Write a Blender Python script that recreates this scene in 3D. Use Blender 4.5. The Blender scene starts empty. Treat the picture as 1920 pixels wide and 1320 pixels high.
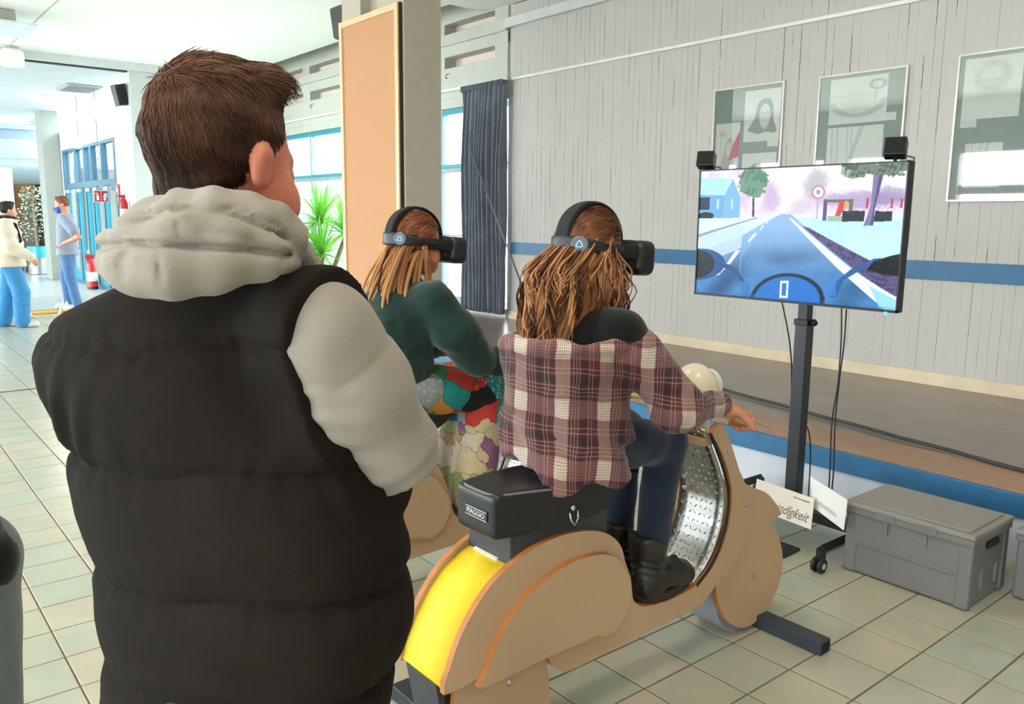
import bpy, bmesh, math, random
import numpy as np
from math import sin, cos, pi, radians, sqrt
from mathutils import Vector, Matrix

random.seed(7)
RNG = np.random.default_rng(11)
SC = bpy.context.scene
COL = SC.collection

# ------------------------------------------------------------------ camera
FPX = 1548.0
HEAD, PITCH, ROLL, CAMH = radians(50.8), radians(9.2), radians(0.55), 1.55
_f = np.array([-sin(HEAD) * cos(PITCH), cos(HEAD) * cos(PITCH), -sin(PITCH)])
_r0 = np.array([cos(HEAD), sin(HEAD), 0.0])
_u0 = np.cross(_r0, _f)
_r = cos(ROLL) * _r0 + sin(ROLL) * _u0
_u = -sin(ROLL) * _r0 + cos(ROLL) * _u0
_C = np.array([0, 0, CAMH])
cam_d = bpy.data.cameras.new('camera')
cam = bpy.data.objects.new('camera', cam_d)
COL.objects.link(cam)
cam_d.sensor_fit = 'HORIZONTAL'
cam_d.sensor_width = 36.0
cam_d.lens = FPX / 1920 * 36
cam_d.clip_start = 0.02
cam_d.clip_end = 300
M = Matrix(((_r[0], _u[0], -_f[0], 0), (_r[1], _u[1], -_f[1], 0), (_r[2], _u[2], -_f[2], CAMH), (0, 0, 0, 1)))
cam.matrix_world = M
SC.camera = cam

# survey helpers: a sight line of the photo meets a known plane of the room
def _ray(x, y): return _f + (x - 960) / FPX * _r - (y - 660) / FPX * _u
def onz(x, y, z=0.0):
    d = _ray(x, y); return _C + d * ((z - CAMH) / d[2])
def ony(x, y, Y):
    d = _ray(x, y); return _C + d * (Y / d[1])
def onx(x, y, X):
    d = _ray(x, y); return _C + d * (X / d[0])
def dep(x, y, D): return _C + _ray(x, y) * D
def proj(p):
    v = np.asarray(p, float) - _C; z = v @ _f
    return 960 + FPX * (v @ _r) / z, 660 - FPX * (v @ _u) / z, z

# ------------------------------------------------------------------ world, light, exposure
W = bpy.data.worlds.new('sky'); SC.world = W
W.use_nodes = True
bg = W.node_tree.nodes['Background']
bg.inputs[0].default_value = (0.85, 0.955, 1.0, 1)
bg.inputs[1].default_value = 14.5
SC.view_settings.view_transform = 'Standard'
SC.view_settings.look = 'None'
SC.view_settings.gamma = 1.0
SC.view_settings.use_curve_mapping = False
SC.view_settings.exposure = -0.12
def portal(name, loc, rot, sx, sy):
    d = bpy.data.lights.new(name, 'AREA'); d.shape = 'RECTANGLE'; d.size = sx; d.size_y = sy
    d.energy = 1.0
    d.cycles.is_portal = True
    o = bpy.data.objects.new(name, d); COL.objects.link(o); o.location = loc; o.rotation_euler = rot
    return o
portal('window_daylight', (-12, 6.55, 1.7), (radians(-90), 0, 0), 9, 2.7)
portal('window_daylight', (-6.5, -5.2, 1.9), (radians(90), 0, 0), 17, 3.0)
def area_lamp(name, loc, sx, sy, power, color=(1, .93, .84), rot=(0, 0, 0), disk=False):
    d = bpy.data.lights.new(name, 'AREA'); d.shape = 'ELLIPSE' if disk else 'RECTANGLE'
    d.size = sx; d.size_y = sy; d.energy = power; d.color = color
    o = bpy.data.objects.new(name, d); COL.objects.link(o); o.location = loc; o.rotation_euler = rot
    return o

# ------------------------------------------------------------------ materials
def lin(c):
    if isinstance(c, str):
        c = c.lstrip('#'); c = [int(c[i:i + 2], 16) / 255 for i in (0, 2, 4)]
    return tuple((v / 12.92 if v <= 0.04045 else ((v + 0.055) / 1.055) ** 2.4) for v in c)
_mats = {}
class NT:
    """small node-tree writer"""
    def __init__(s, name):
        s.m = bpy.data.materials.new(name); s.m.use_nodes = True
        s.t = s.m.node_tree; s.b = s.t.nodes['Principled BSDF']; s.out = s.t.nodes['Material Output']
    def n(s, typ, **kw):
        x = s.t.nodes.new(typ)
        for k, v in kw.items():
            if k.startswith('i_'):
                key = k[2:]; key = int(key) if key.isdigit() else key
                x.inputs[key].default_value = v
            else: setattr(x, k, v)
        return x
    def l(s, a, b):
        s.t.links.new(a, b); return b
    def math(s, op, a, b=None, c=None, clamp=False):
        x = s.t.nodes.new('ShaderNodeMath'); x.operation = op; x.use_clamp = clamp
        for i, v in enumerate((a, b, c)):
            if v is None: continue
            if hasattr(v, 'is_linked') or hasattr(v, 'links'): s.l(v, x.inputs[i])
            else: x.inputs[i].default_value = v
        return x.outputs[0]
    def mix(s, fac, a, b, blend='MIX'):
        x = s.t.nodes.new('ShaderNodeMix'); x.data_type = 'RGBA'; x.blend_type = blend
        for idx, v in ((0, fac), (6, a), (7, b)):
            if hasattr(v, 'links'): s.l(v, x.inputs[idx])
            else: x.inputs[idx].default_value = (v if idx == 0 else tuple(v)[:3] + (1,))
        return x.outputs[2]
    def ramp(s, fac, stops, interp='LINEAR'):
        x = s.t.nodes.new('ShaderNodeValToRGB'); x.color_ramp.interpolation = interp
        cr = x.color_ramp
        while len(cr.elements) < len(stops): cr.elements.new(0.5)
        for e, (p, c) in zip(cr.elements, stops):
            e.position = p; e.color = tuple(c)[:3] + (1,)
        s.l(fac, x.inputs[0]); return x.outputs[0]
    def coord(s, kind='Object'):
        return s.t.nodes.new('ShaderNodeTexCoord').outputs[kind]
    def mapping(s, v, scale=(1, 1, 1), rot=(0, 0, 0), loc=(0, 0, 0)):
        x = s.t.nodes.new('ShaderNodeMapping'); s.l(v, x.inputs[0])
        x.inputs['Scale'].default_value = scale; x.inputs['Rotation'].default_value = rot; x.inputs['Location'].default_value = loc
        return x.outputs[0]
    def noise(s, v, scale=5, detail=3, rough=.5, dist=0):
        x = s.t.nodes.new('ShaderNodeTexNoise'); s.l(v, x.inputs['Vector'])
        x.inputs['Scale'].default_value = scale; x.inputs['Detail'].default_value = detail
        x.inputs['Roughness'].default_value = rough; x.inputs['Distortion'].default_value = dist
        return x.outputs[0]
    def bump(s, h, strength=.3, dist=.01):
        x = s.t.nodes.new('ShaderNodeBump'); x.inputs['Strength'].default_value = strength
        x.inputs['Distance'].default_value = dist
        s.l(h, x.inputs['Height']); s.l(x.outputs[0], s.b.inputs['Normal']); return x
    def base(s, c):
        if hasattr(c, 'links'): s.l(c, s.b.inputs['Base Color'])
        else: s.b.inputs['Base Color'].default_value = tuple(c)[:3] + (1,)
    def set(s, rough=None, metal=None, spec=None, emit=None, estr=None, sheen=None, coat=None, trans=None, sss=None):
        I = s.b.inputs
        if rough is not None: I['Roughness'].default_value = rough
        if metal is not None: I['Metallic'].default_value = metal
        if spec is not None: I['Specular IOR Level'].default_value = spec
        if sheen is not None: I['Sheen Weight'].default_value = sheen
        if coat is not None: I['Coat Weight'].default_value = coat
        if sss is not None:
            I['Subsurface Weight'].default_value = sss; I['Subsurface Scale'].default_value = 0.01
        if emit is not None:
            I['Emission Color'].default_value = tuple(emit)[:3] + (1,); I['Emission Strength'].default_value = estr or 1
        return s

def mat(name, col, rough=.55, metal=0, var=.06, vscale=6, bump=0, bscale=80, bdist=.004, spec=None, **kw):
    """plain procedural material: base colour with gentle mottling and optional fine relief"""
    if name in _mats: return _mats[name]
    t = NT(name); c = lin(col)
    v = t.coord()
    if var > 0:
        f = t.noise(v, vscale, 4)
        a = tuple(x * (1 - var) for x in c); b = tuple(min(1, x * (1 + var)) for x in c)
        t.base(t.ramp(f, [(.3, a), (.7, b)]))
    else: t.base(c)
    t.set(rough=rough, metal=metal, spec=spec, **kw)
    if bump > 0: t.bump(t.noise(v, bscale, 3), bump, bdist)
    _mats[name] = t.m
    return t.m

def emat(name, col, strength):
    if name in _mats: return _mats[name]
    t = NT(name); t.base((0, 0, 0)); t.set(emit=lin(col), estr=strength); _mats[name] = t.m; return t.m

def glass_mat(name='clear_glass', refl=.08, tint=(1, 1, 1)):
    if name in _mats: return _mats[name]
    t = NT(name); nt = t.t
    tr = nt.nodes.new('ShaderNodeBsdfTransparent'); tr.inputs[0].default_value = tuple(tint) + (1,)
    gl = nt.nodes.new('ShaderNodeBsdfGlossy'); gl.inputs['Roughness'].default_value = .02
    mx = nt.nodes.new('ShaderNodeMixShader')
    lw = nt.nodes.new('ShaderNodeLayerWeight'); lw.inputs[0].default_value = .25
    f = t.math('MULTIPLY_ADD', lw.outputs['Fresnel'], .6, refl, clamp=True)
    t.l(f, mx.inputs[0]); t.l(tr.outputs[0], mx.inputs[1]); t.l(gl.outputs[0], mx.inputs[2])
    t.l(mx.outputs[0], t.out.inputs[0]); _mats[name] = t.m
    return t.m

def vcol_mat(name, emit=0.0, rough=.7, bump=0, spec=None):
    """material that shows a painted colour attribute 'Col'"""
    if name in _mats: return _mats[name]
    t = NT(name)
    a = t.n('ShaderNodeVertexColor'); a.layer_name = 'Col'
    if emit:
        t.base((0.01, 0.01, 0.01)); t.l(a.outputs[0], t.b.inputs['Emission Color']); t.b.inputs['Emission Strength'].default_value = emit
    else: t.base(a.outputs[0])
    t.set(rough=rough, spec=spec); _mats[name] = t.m; return t.m

# ------------------------------------------------------------------ objects
def _tag(o, label=None, cat=None, group=None, kind=None):
    if label: o['label'] = label
    if cat: o['category'] = cat
    if group: o['group'] = group
    if kind: o['kind'] = kind
    return o
def thing(name, loc, label, cat, group=None, kind=None):
    o = bpy.data.objects.new(name, None); o.empty_display_size = .1
    COL.objects.link(o); o.location = Vector([float(v) for v in loc])
    return _tag(o, label, cat, group, kind)
def _adopt(o, parent):
    if parent is not None:
        o.parent = parent
        # parts are modelled in room coordinates; only the top-level thing carries a location
        T = parent.location if parent.parent is None else Vector((0, 0, 0))
        o.matrix_parent_inverse = Matrix.Translation(-T)
def link_mesh(name, me, m=None, parent=None, smooth=False, bevel=0, seg=2, label=None, cat=None, group=None, kind=None, angle=35):
    o = bpy.data.objects.new(name, me); COL.objects.link(o)
    if m is not None and not me.materials:
        for mm in (m if isinstance(m, (list, tuple)) else [m]): me.materials.append(mm)
    if smooth:
        me.polygons.foreach_set('use_smooth', [True] * len(me.polygons))
        if smooth == 'auto':
            try: me.set_sharp_from_angle(angle=radians(angle))
            except Exception: pass
    else: me.polygons.foreach_set('use_smooth', [False] * len(me.polygons))
    if bevel:
        b = o.modifiers.new('bevel', 'BEVEL'); b.width = bevel; b.segments = seg; b.limit_method = 'ANGLE'; b.angle_limit = radians(40)
    _adopt(o, parent)
    return _tag(o, label, cat, group, kind)

class MB:
    """collects verts and faces of one mesh"""
    def __init__(s): s.v = []; s.f = []; s.mi = []
    def add(s, vs, fs, mi=0):
        k = len(s.v); s.v += [tuple(float(c) for c in v) for v in vs]
        s.f += [tuple(i + k for i in f) for f in fs]; s.mi += [mi] * len(fs); return s
    def box(s, x0, x1, y0, y1, z0, z1, mi=0):
        x0, x1 = sorted((x0, x1)); y0, y1 = sorted((y0, y1)); z0, z1 = sorted((z0, z1))
        vs = [(x, y, z) for z in (z0, z1) for y in (y0, y1) for x in (x0, x1)]
        return s.add(vs, [(0, 2, 3, 1), (4, 5, 7, 6), (0, 1, 5, 4), (2, 6, 7, 3), (0, 4, 6, 2), (1, 3, 7, 5)], mi)
    def obox(s, c, ax, ay, az, mi=0):
        """oriented box: centre and three half-axis vectors"""
        c, ax, ay, az = map(np.asarray, (c, ax, ay, az))
        vs = [c + i * ax + j * ay + k * az for k in (-1, 1) for j in (-1, 1) for i in (-1, 1)]
        return s.add(vs, [(0, 2, 3, 1), (4, 5, 7, 6), (0, 1, 5, 4), (2, 6, 7, 3), (0, 4, 6, 2), (1, 3, 7, 5)], mi)
    def prism(s, pts, fn, d0, d1, mi=0, mi_side=None):
        """extrude a 2D outline; fn(a, b, d) -> xyz"""
        n = len(pts)
        area = sum(pts[i][0] * pts[(i + 1) % n][1] - pts[(i + 1) % n][0] * pts[i][1] for i in range(n))
        if area < 0: pts = pts[::-1]
        vs = [fn(a, b, d0) for a, b in pts] + [fn(a, b, d1) for a, b in pts]
        k = len(s.v); s.v += [tuple(float(c) for c in v) for v in vs]
        s.f += [tuple(k + i for i in range(n))[::-1], tuple(k + n + i for i in range(n))]; s.mi += [mi, mi]
        ms = mi if mi_side is None else mi_side
        for i in range(n):
            j = (i + 1) % n; s.f.append((k + i, k + j, k + n + j, k + n + i)); s.mi.append(ms)
        return s
    def tube(s, pts, r, n=10, mi=0, cap=True, close=False):
        pts = [np.asarray(p, float) for p in pts]; m = len(pts)
        rs = r if hasattr(r, '__len__') else [r] * m
        up = np.array([0, 0, 1.0]); rings = []
        prev = None
        for i in range(m):
            a = pts[(i - 1) % m] if (close or i > 0) else pts[i]; b = pts[(i + 1) % m] if (close or i < m - 1) else pts[i]
            t = b - a; t = t / (np.linalg.norm(t) + 1e-9)
            if prev is None:
                ref = up if abs(t @ up) < .9 else np.array([1.0, 0, 0])
                x = np.cross(ref, t)
            else: x = prev - (prev @ t) * t
            x = x / (np.linalg.norm(x) + 1e-9); prev = x; y = np.cross(t, x)
            rings.append([pts[i] + rs[i] * (cos(2 * pi * q / n) * x + sin(2 * pi * q / n) * y) for q in range(n)])
        vs = [v for rg in rings for v in rg]; fs = []
        for i in range(m if close else m - 1):
            i2 = (i + 1) % m
            for q in range(n):
                q2 = (q + 1) % n
                fs.append((i * n + q, i * n + q2, i2 * n + q2, i2 * n + q))
        if cap and not close:
            fs.append(tuple(range(n))[::-1]); fs.append(tuple((m - 1) * n + q for q in range(n)))
        return s.add(vs, fs, mi)
    def lathe(s, prof, c, ax=(0, 0, 1), n=24, mi=0):
        """prof: list of (radius, height) turned about an axis through c"""
        ax = np.asarray(ax, float); ax = ax / np.linalg.norm(ax); c = np.asarray(c, float)
        ref = np.array([0, 0, 1.0]) if abs(ax[2]) < .9 else np.array([1.0, 0, 0])
        x = np.cross(ref, ax); x /= np.linalg.norm(x); y = np.cross(ax, x)
        vs = []; fs = []
        for r, h in prof:
            for q in range(n): vs.append(c + h * ax + r * (cos(2 * pi * q / n) * x + sin(2 * pi * q / n) * y))
        m = len(prof)
        for i in range(m - 1):
            for q in range(n):
                q2 = (q + 1) % n
                fs.append((i * n + q, i * n + q2, (i + 1) * n + q2, (i + 1) * n + q))
        fs.append(tuple(range(n))[::-1]); fs.append(tuple((m - 1) * n + q for q in range(n)))
        return s.add(vs, fs, mi)
    def ball(s, c, r, n=16, m=10, mi=0, ax=None):
        r = np.array(r if hasattr(r, '__len__') else (r, r, r), float); c = np.asarray(c, float)
        vs = []; fs = []
        A = np.eye(3) if ax is None else np.array(ax, float)
        for i in range(1, m):
            th = pi * i / m
            for q in range(n):
                ph = 2 * pi * q / n
                vs.append(c + (np.array([sin(th) * cos(ph), sin(th) * sin(ph), cos(th)]) * r) @ A)
        vs.append(c + (np.array([0, 0, r[2]])) @ A); vs.append(c - (np.array([0, 0, r[2]])) @ A)
        T, B = len(vs) - 2, len(vs) - 1
        for i in range(m - 2):
            for q in range(n):
                q2 = (q + 1) % n
                fs.append((i * n + q, (i + 1) * n + q, (i + 1) * n + q2, i * n + q2))
        for q in range(n):
            q2 = (q + 1) % n
            fs.append((T, q, q2)); fs.append((B, (m - 2) * n + q2, (m - 2) * n + q))
        return s.add(vs, fs, mi)
    def grid(s, fn, nu, nv, mi=0, closeu=False):
        vs = [fn(i / (nu if closeu else nu - 1), j / (nv - 1)) for j in range(nv) for i in range(nu)]; fs = []
        for j in range(nv - 1):
            for i in range(nu if closeu else nu - 1):
                i2 = (i + 1) % nu
                fs.append((j * nu + i, j * nu + i2, (j + 1) * nu + i2, (j + 1) * nu + i))
        return s.add(vs, fs, mi)
    def mesh(s, name):
        me = bpy.data.meshes.new(name); me.from_pydata(s.v, [], s.f)
        if any(s.mi): me.polygons.foreach_set('material_index', s.mi)
        me.update(); return me
    def build(s, name, m=None, parent=None, **kw):
        me = bpy.data.meshes.new(name); me.from_pydata(s.v, [], s.f)
        for mm in (m if isinstance(m, (list, tuple)) else [m]):
            if mm is not None: me.materials.append(mm)
        if any(s.mi): me.polygons.foreach_set('material_index', s.mi)
        me.update()
        return link_mesh(name, me, None, parent, **kw)
def box(name, m, parent, x0, x1, y0, y1, z0, z1, **kw): return MB().box(x0, x1, y0, y1, z0, z1).build(name, m, parent, **kw)
def copy_tree(o, parent=None, off=None):
    c = o.copy(); COL.objects.link(c)
    if parent is not None:
        mpi = o.matrix_parent_inverse.copy(); c.parent = parent; c.matrix_parent_inverse = mpi
    if off is not None: c.location = o.location + Vector(off)
    for ch in list(o.children): copy_tree(ch, c)
    return c
def text_mesh(name, s, size, m, parent, origin, xdir, ydir, depth=.0006, align='CENTER', squeeze=1.0):
    cu = bpy.data.curves.new(name, 'FONT'); cu.body = s; cu.size = size; cu.align_x = align; cu.align_y = 'CENTER'; cu.extrude = depth
    tmp = bpy.data.objects.new(name, cu); COL.objects.link(tmp)
    dg = bpy.context.evaluated_depsgraph_get(); dg.update()
    me = bpy.data.meshes.new_from_object(tmp.evaluated_get(dg))
    bpy.data.objects.remove(tmp); bpy.data.curves.remove(cu)
    x = np.asarray(xdir, float); x /= np.linalg.norm(x); y = np.asarray(ydir, float); y = y - (y @ x) * x; y /= np.linalg.norm(y); zz = np.cross(x, y)
    o = np.asarray(origin, float)
    for v in me.vertices:
        p = o + v.co[0] * squeeze * x + v.co[1] * y + v.co[2] * zz; v.co = p
    me.materials.clear()
    return link_mesh(name, me, m, parent)

def painted_panel(name, img, fn, m, parent, **kw):
    """img: (h, w, 3) linear colours painted in numpy; fn(u, v)->xyz, v=0 at top. One flat mesh with a colour per vertex"""
    h, w, _ = img.shape
    U, V = np.meshgrid(np.linspace(0, 1, w), np.linspace(0, 1, h))
    o = np.asarray(fn(0, 0), float); ex = np.asarray(fn(1, 0), float) - o; ey = np.asarray(fn(0, 1), float) - o
    P = o + U[..., None] * ex + V[..., None] * ey
    idx = np.arange(h * w).reshape(h, w)
    F = np.stack([idx[:-1, :-1], idx[1:, :-1], idx[1:, 1:], idx[:-1, 1:]], -1).reshape(-1, 4)
    return np_mesh(name, P.reshape(-1, 3), F, m, parent, col=img.reshape(-1, 3), **kw)
def np_mesh(name, V, F, m=None, parent=None, col=None, **kw):
    me = bpy.data.meshes.new(name)
    nv, nf, k = len(V), len(F), F.shape[1]
    me.vertices.add(nv); me.vertices.foreach_set('co', np.ascontiguousarray(V, dtype=np.float32).ravel())
    me.loops.add(nf * k); me.loops.foreach_set('vertex_index', np.ascontiguousarray(F, dtype=np.int32).ravel())
    me.polygons.add(nf); me.polygons.foreach_set('loop_start', np.arange(0, nf * k, k, dtype=np.int32))
    try: me.polygons.foreach_set('loop_total', np.full(nf, k, dtype=np.int32))
    except Exception: pass
    me.update(calc_edges=True); me.validate()
    if col is not None:
        ca = me.color_attributes.new('Col', 'FLOAT_COLOR', 'POINT')
        c4 = np.ones((nv, 4), np.float32); c4[:, :3] = col
        ca.data.foreach_set('color', c4.ravel())
    return link_mesh(name, me, m, parent, **kw)

# ------------------------------------------------------------------ implicit surfaces for bodies and cloth
def smin(a, b, k):
    h = np.clip(.5 + .5 * (b - a) / k, 0, 1)
    return b * (1 - h) + a * h - k * h * (1 - h)
def smax(a, b, k): return -smin(-a, -b, k)
def vnoise(P, s, seed=0):
    """cheap smooth pseudo-noise in about [-1, 1]"""
    r = np.random.default_rng(seed); o = np.zeros(P.shape[:-1])
    for i in range(5):
        d = r.normal(size=3); d /= np.linalg.norm(d); o = o + np.sin((P @ d) * s * (0.7 + .5 * i) + r.uniform(0, 6.28) + 1.3 * np.sin((P @ r.normal(size=3)) * s * .5 + r.uniform(0, 6)))
    return o / 4
def s_cap(P, a, b, ra, rb, flat=None):
    a = np.asarray(a, float); b = np.asarray(b, float); d = b - a
    t = np.clip(((P - a) @ d) / (d @ d + 1e-12), 0, 1)
    return np.linalg.norm(P - a - t[..., None] * d, axis=-1) - (ra + (rb - ra) * t)
def s_ell(P, c, r, A=None):
    q = P - np.asarray(c, float)
    if A is not None: q = q @ np.asarray(A, float).T      # rows of A are the local axes
    r = np.asarray(r, float)
    k0 = np.linalg.norm(q / r, axis=-1); k1 = np.linalg.norm(q / (r * r), axis=-1) + 1e-9
    return k0 * (k0 - 1) / k1
def s_box(P, c, h, r, A=None):
    q = P - np.asarray(c, float)
    if A is not None: q = q @ np.asarray(A, float).T
    q = np.abs(q) - np.asarray(h, float) + r
    return np.linalg.norm(np.maximum(q, 0), axis=-1) + np.minimum(q.max(-1), 0) - r
def s_chain(P, pts, rs, k=.02):
    d = None
    for i in range(len(pts) - 1):
        e = s_cap(P, pts[i], pts[i + 1], rs[i], rs[i + 1]); d = e if d is None else smin(d, e, k)
    return d
def s_loft(P, rings, p=2.2):
    """elliptic column through rings [(centre, x axis(unit), half width, half depth)], stacked along z of the centres;
    section at each height is interpolated, so waists and hems follow the rings"""
    zs = np.array([r[0][2] for r in rings]); o = np.argsort(zs); zs = zs[o]
    rings = [rings[i] for i in o]
    z = P[..., 2]
    def ip(vals): return np.interp(z, zs, np.array(vals))
    cx, cy = ip([r[0][0] for r in rings]), ip([r[0][1] for r in rings])
    ang = ip(np.unwrap([math.atan2(r[1][1], r[1][0]) for r in rings]))
    hw, hd = ip([r[2] for r in rings]), ip([r[3] for r in rings])
    dx, dy = P[..., 0] - cx, P[..., 1] - cy
    a = dx * np.cos(ang) + dy * np.sin(ang); b = -dx * np.sin(ang) + dy * np.cos(ang)
    k0 = (np.abs(a / hw) ** p + np.abs(b / hd) ** p) ** (1 / p)
    d = (k0 - 1) * np.minimum(hw, hd)
    return np.maximum(d, np.maximum(zs[0] - z, z - zs[-1]))
def surf_nets(fn, lo, hi, h):
    lo = np.asarray(lo, float); hi = np.asarray(hi, float)
    n = np.ceil((hi - lo) / h).astype(int) + 1
    ax = [lo[i] + h * np.arange(n[i]) for i in range(3)]
    # evaluate the field only in blocks the surface can reach
    Bk = 8
    nb = -(-n // Bk)
    D = np.empty(nb * Bk, np.float32)
    G = np.stack(np.meshgrid(*[np.arange(q) for q in nb], indexing='ij'), -1).reshape(-1, 3)
    cen = lo + (G * Bk + (Bk - 1) / 2) * h
    dc = fn(cen)
    near = np.abs(dc) < Bk * h * .87 * 1.35 + .02
    D6 = D.reshape(nb[0], Bk, nb[1], Bk, nb[2], Bk)
    D6[G[:, 0], :, G[:, 1], :, G[:, 2], :] = np.where(dc < 0, -1.0, 1.0)[:, None, None, None]
    loc = np.stack(np.meshgrid(*[np.arange(Bk)] * 3, indexing='ij'), -1) * h
    GN = G[near]
    for i in range(0, len(GN), 400):
        g_ = GN[i:i + 400]
        P = lo + (g_ * Bk * h)[:, None, None, None, :] + loc[None]
        D6[g_[:, 0], :, g_[:, 1], :, g_[:, 2], :] = fn(P)
    D = D[:n[0], :n[1], :n[2]]
    S = D < 0
    c = np.zeros(np.array(S.shape) - 1, np.int8)
    offs = [(a, b, d) for a in (0, 1) for b in (0, 1) for d in (0, 1)]
    sl = lambda A, o: A[o[0]:A.shape[0] - 1 + o[0], o[1]:A.shape[1] - 1 + o[1], o[2]:A.shape[2] - 1 + o[2]]
    for o in offs: c += sl(S, o)
    act = (c > 0) & (c < 8)
    I = np.argwhere(act)
    vid = -np.ones(act.shape, np.int64); vid[act] = np.arange(len(I))
    acc = np.zeros((len(I), 3)); cnt = np.zeros(len(I))
    for a in offs:
        for axn in range(3):
            if a[axn] == 1: continue
            b = list(a); b[axn] = 1; b = tuple(b)
            va = D[I[:, 0] + a[0], I[:, 1] + a[1], I[:, 2] + a[2]]; vb = D[I[:, 0] + b[0], I[:, 1] + b[1], I[:, 2] + b[2]]
            m = (va < 0) != (vb < 0)
            t = np.where(m, va / (va - vb + 1e-12), 0)
            p = np.array(a, float)[None, :].repeat(len(I), 0); p[:, axn] += t
            acc[m] += p[m]; cnt[m] += 1
    V = lo + h * (I + acc / cnt[:, None])
    F = []
    for axn in range(3):
        o1, o2 = [k for k in range(3) if k != axn]
        s0 = [slice(1, -1)] * 3; s0[axn] = slice(0, -1); s1 = [slice(1, -1)] * 3; s1[axn] = slice(1, None)
        A, B = S[tuple(s0)], S[tuple(s1)]
        E = np.argwhere(A != B); 
        if len(E) == 0: continue
        ins = A[E[:, 0], E[:, 1], E[:, 2]]
        base = E.copy(); base[:, o1] += 1; base[:, o2] += 1
        def cell(d1, d2):
            q = base.copy(); q[:, o1] -= d1; q[:, o2] -= d2
            return vid[q[:, 0], q[:, 1], q[:, 2]]
        q = np.stack([cell(1, 1), cell(0, 1), cell(0, 0), cell(1, 0)], -1)
        flip = ins if axn != 1 else ~ins
        q[~flip] = q[~flip][:, ::-1]
        F.append(q)
    F = np.concatenate(F); F = F[(F >= 0).all(1)]
    return V, F
def blob(name, fn, lo, hi, h, m, parent, relax=1, colfn=None, **kw):
    V, F = surf_nets(fn, lo, hi, h)
    for _ in range(relax):                       # light Laplacian pass evens out the grid
        A = np.concatenate([F[:, i] for i in range(4)] * 2); B = np.concatenate([F[:, (i + 1) % 4] for i in range(4)] + [F[:, (i + 3) % 4] for i in range(4)])
        cnt = np.bincount(A, minlength=len(V)); acc = np.stack([np.bincount(A, V[B, k], len(V)) for k in range(3)], -1)
        V = .5 * V + .5 * acc / np.maximum(cnt, 1)[:, None]
    return np_mesh(name, V, F, m, parent, col=(colfn(V) if colfn else None), smooth=True, **kw)
# ================================================================== THE SETTING
WALLY = 6.415
STZ = 0.32
CEIL = 4.03
# ---- floor tiles
TPX, TPY, TX0, TY0 = 0.2345, 0.2446, -1.220, 2.942
t = NT('floor_tile_glaze')
geo = t.n('ShaderNodeNewGeometry')
cell = t.n('ShaderNodeVectorMath', operation='FLOOR')
t.l(t.mapping(geo.outputs['Position'], (1 / TPX, 1 / TPY, 0), loc=(-TX0 / TPX, -TY0 / TPY, 0)), cell.inputs[0])
wn = t.n('ShaderNodeTexWhiteNoise', noise_dimensions='2D'); t.l(cell.outputs[0], wn.inputs['Vector'])
tone = t.ramp(wn.outputs['Value'], [(0, lin('#a3aa95')), (.25, lin('#b0ad97')), (.5, lin('#b8ac96')), (.75, lin('#9eac9d')), (1, lin('#aaae9f'))])
cloud = t.noise(geo.outputs['Position'], 5, 3, .5)
mott = t.ramp(cloud, [(.3, lin('#9fa58f')), (.7, lin('#c9bda4'))])
t.base(t.mix(.32, tone, mott)); t.set(rough=.24, spec=.5)
M_TILE = t.m
M_GROUT = mat('grout', '#75624f', .9, var=.15, vscale=40)
M_SLAB = mat('hall_floor', '#a9b0b2', .3, var=.06, vscale=3)
fl = MB().box(-15.2, 4.2, -5.3, 6.6, -.12, -.0025).build('floor', M_GROUT, None, kind='structure')
MB().box(-40, -15.2, -5.3, 8, -.12, 0).build('floor', M_SLAB, None, kind='structure')
tile_me = MB()
g = .0035
hx, hy, b_ = TPX / 2 - g, TPY / 2 - g, .0009
tile_me.add([(-hx, -hy, -.006), (hx, -hy, -.006), (hx, hy, -.006), (-hx, hy, -.006),
             (-hx, -hy, -b_), (hx, -hy, -b_), (hx, hy, -b_), (-hx, hy, -b_),
             (-hx + b_, -hy + b_, 0), (hx - b_, -hy + b_, 0), (hx - b_, hy - b_, 0), (-hx + b_, hy - b_, 0)],
            [(8, 9, 10, 11)] + [(a, (a + 1) % 4, 4 + (a + 1) % 4, 4 + a) for a in range(4)] + [(4 + a, 4 + (a + 1) % 4, 8 + (a + 1) % 4, 8 + a) for a in range(4)])
cand, rest = [], []
for i in range(-60, 24):
    for j in range(-34, 5):
        cx, cy = TX0 + (i + .5) * TPX, TY0 + (j + .5) * TPY
        if cx < -15.1 or cy < -5.1 or cy > 4.13: continue
        px, py, d = proj((cx, cy, 0))
        area = 0
        if d > .3:
            c = [proj((cx + sx * hx, cy + sy * hy, 0)) for sx, sy in ((-1, -1), (1, -1), (1, 1), (-1, 1))]
            if all(q[2] > .2 for q in c) and any(-20 < q[0] < 1940 and -20 < q[1] < 1330 for q in c):
                area = abs(sum(c[k][0] * c[(k + 1) % 4][1] - c[(k + 1) % 4][0] * c[k][1] for k in range(4))) / 2
                # tiles wholly behind the standing boy or under the scooter show nothing
                if 230 < px < 700 and py > 640: area = 0
        (cand if area > 0 else rest).append((area, cx, cy))
cand.sort(reverse=True)
tm = tile_me.mesh('tile'); tm.materials.append(M_TILE)
for k, (a, cx, cy) in enumerate(cand[:300]):
    o = bpy.data.objects.new('tile', tm); COL.objects.link(o); o.parent = fl; o.location = (cx, cy, random.uniform(-.0006, 0))
big = MB()
for a, cx, cy in cand[300:] + rest:
    big.add([(v[0] + cx, v[1] + cy, v[2]) for v in tile_me.v], tile_me.f)
big.build('tiles', M_TILE, fl, kind='stuff')
box('expansion_joint', mat('joint_black', '#2c2d2e', .8), fl, -8.345, -8.31, -5, 4.1, -.003, .0015)

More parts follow.
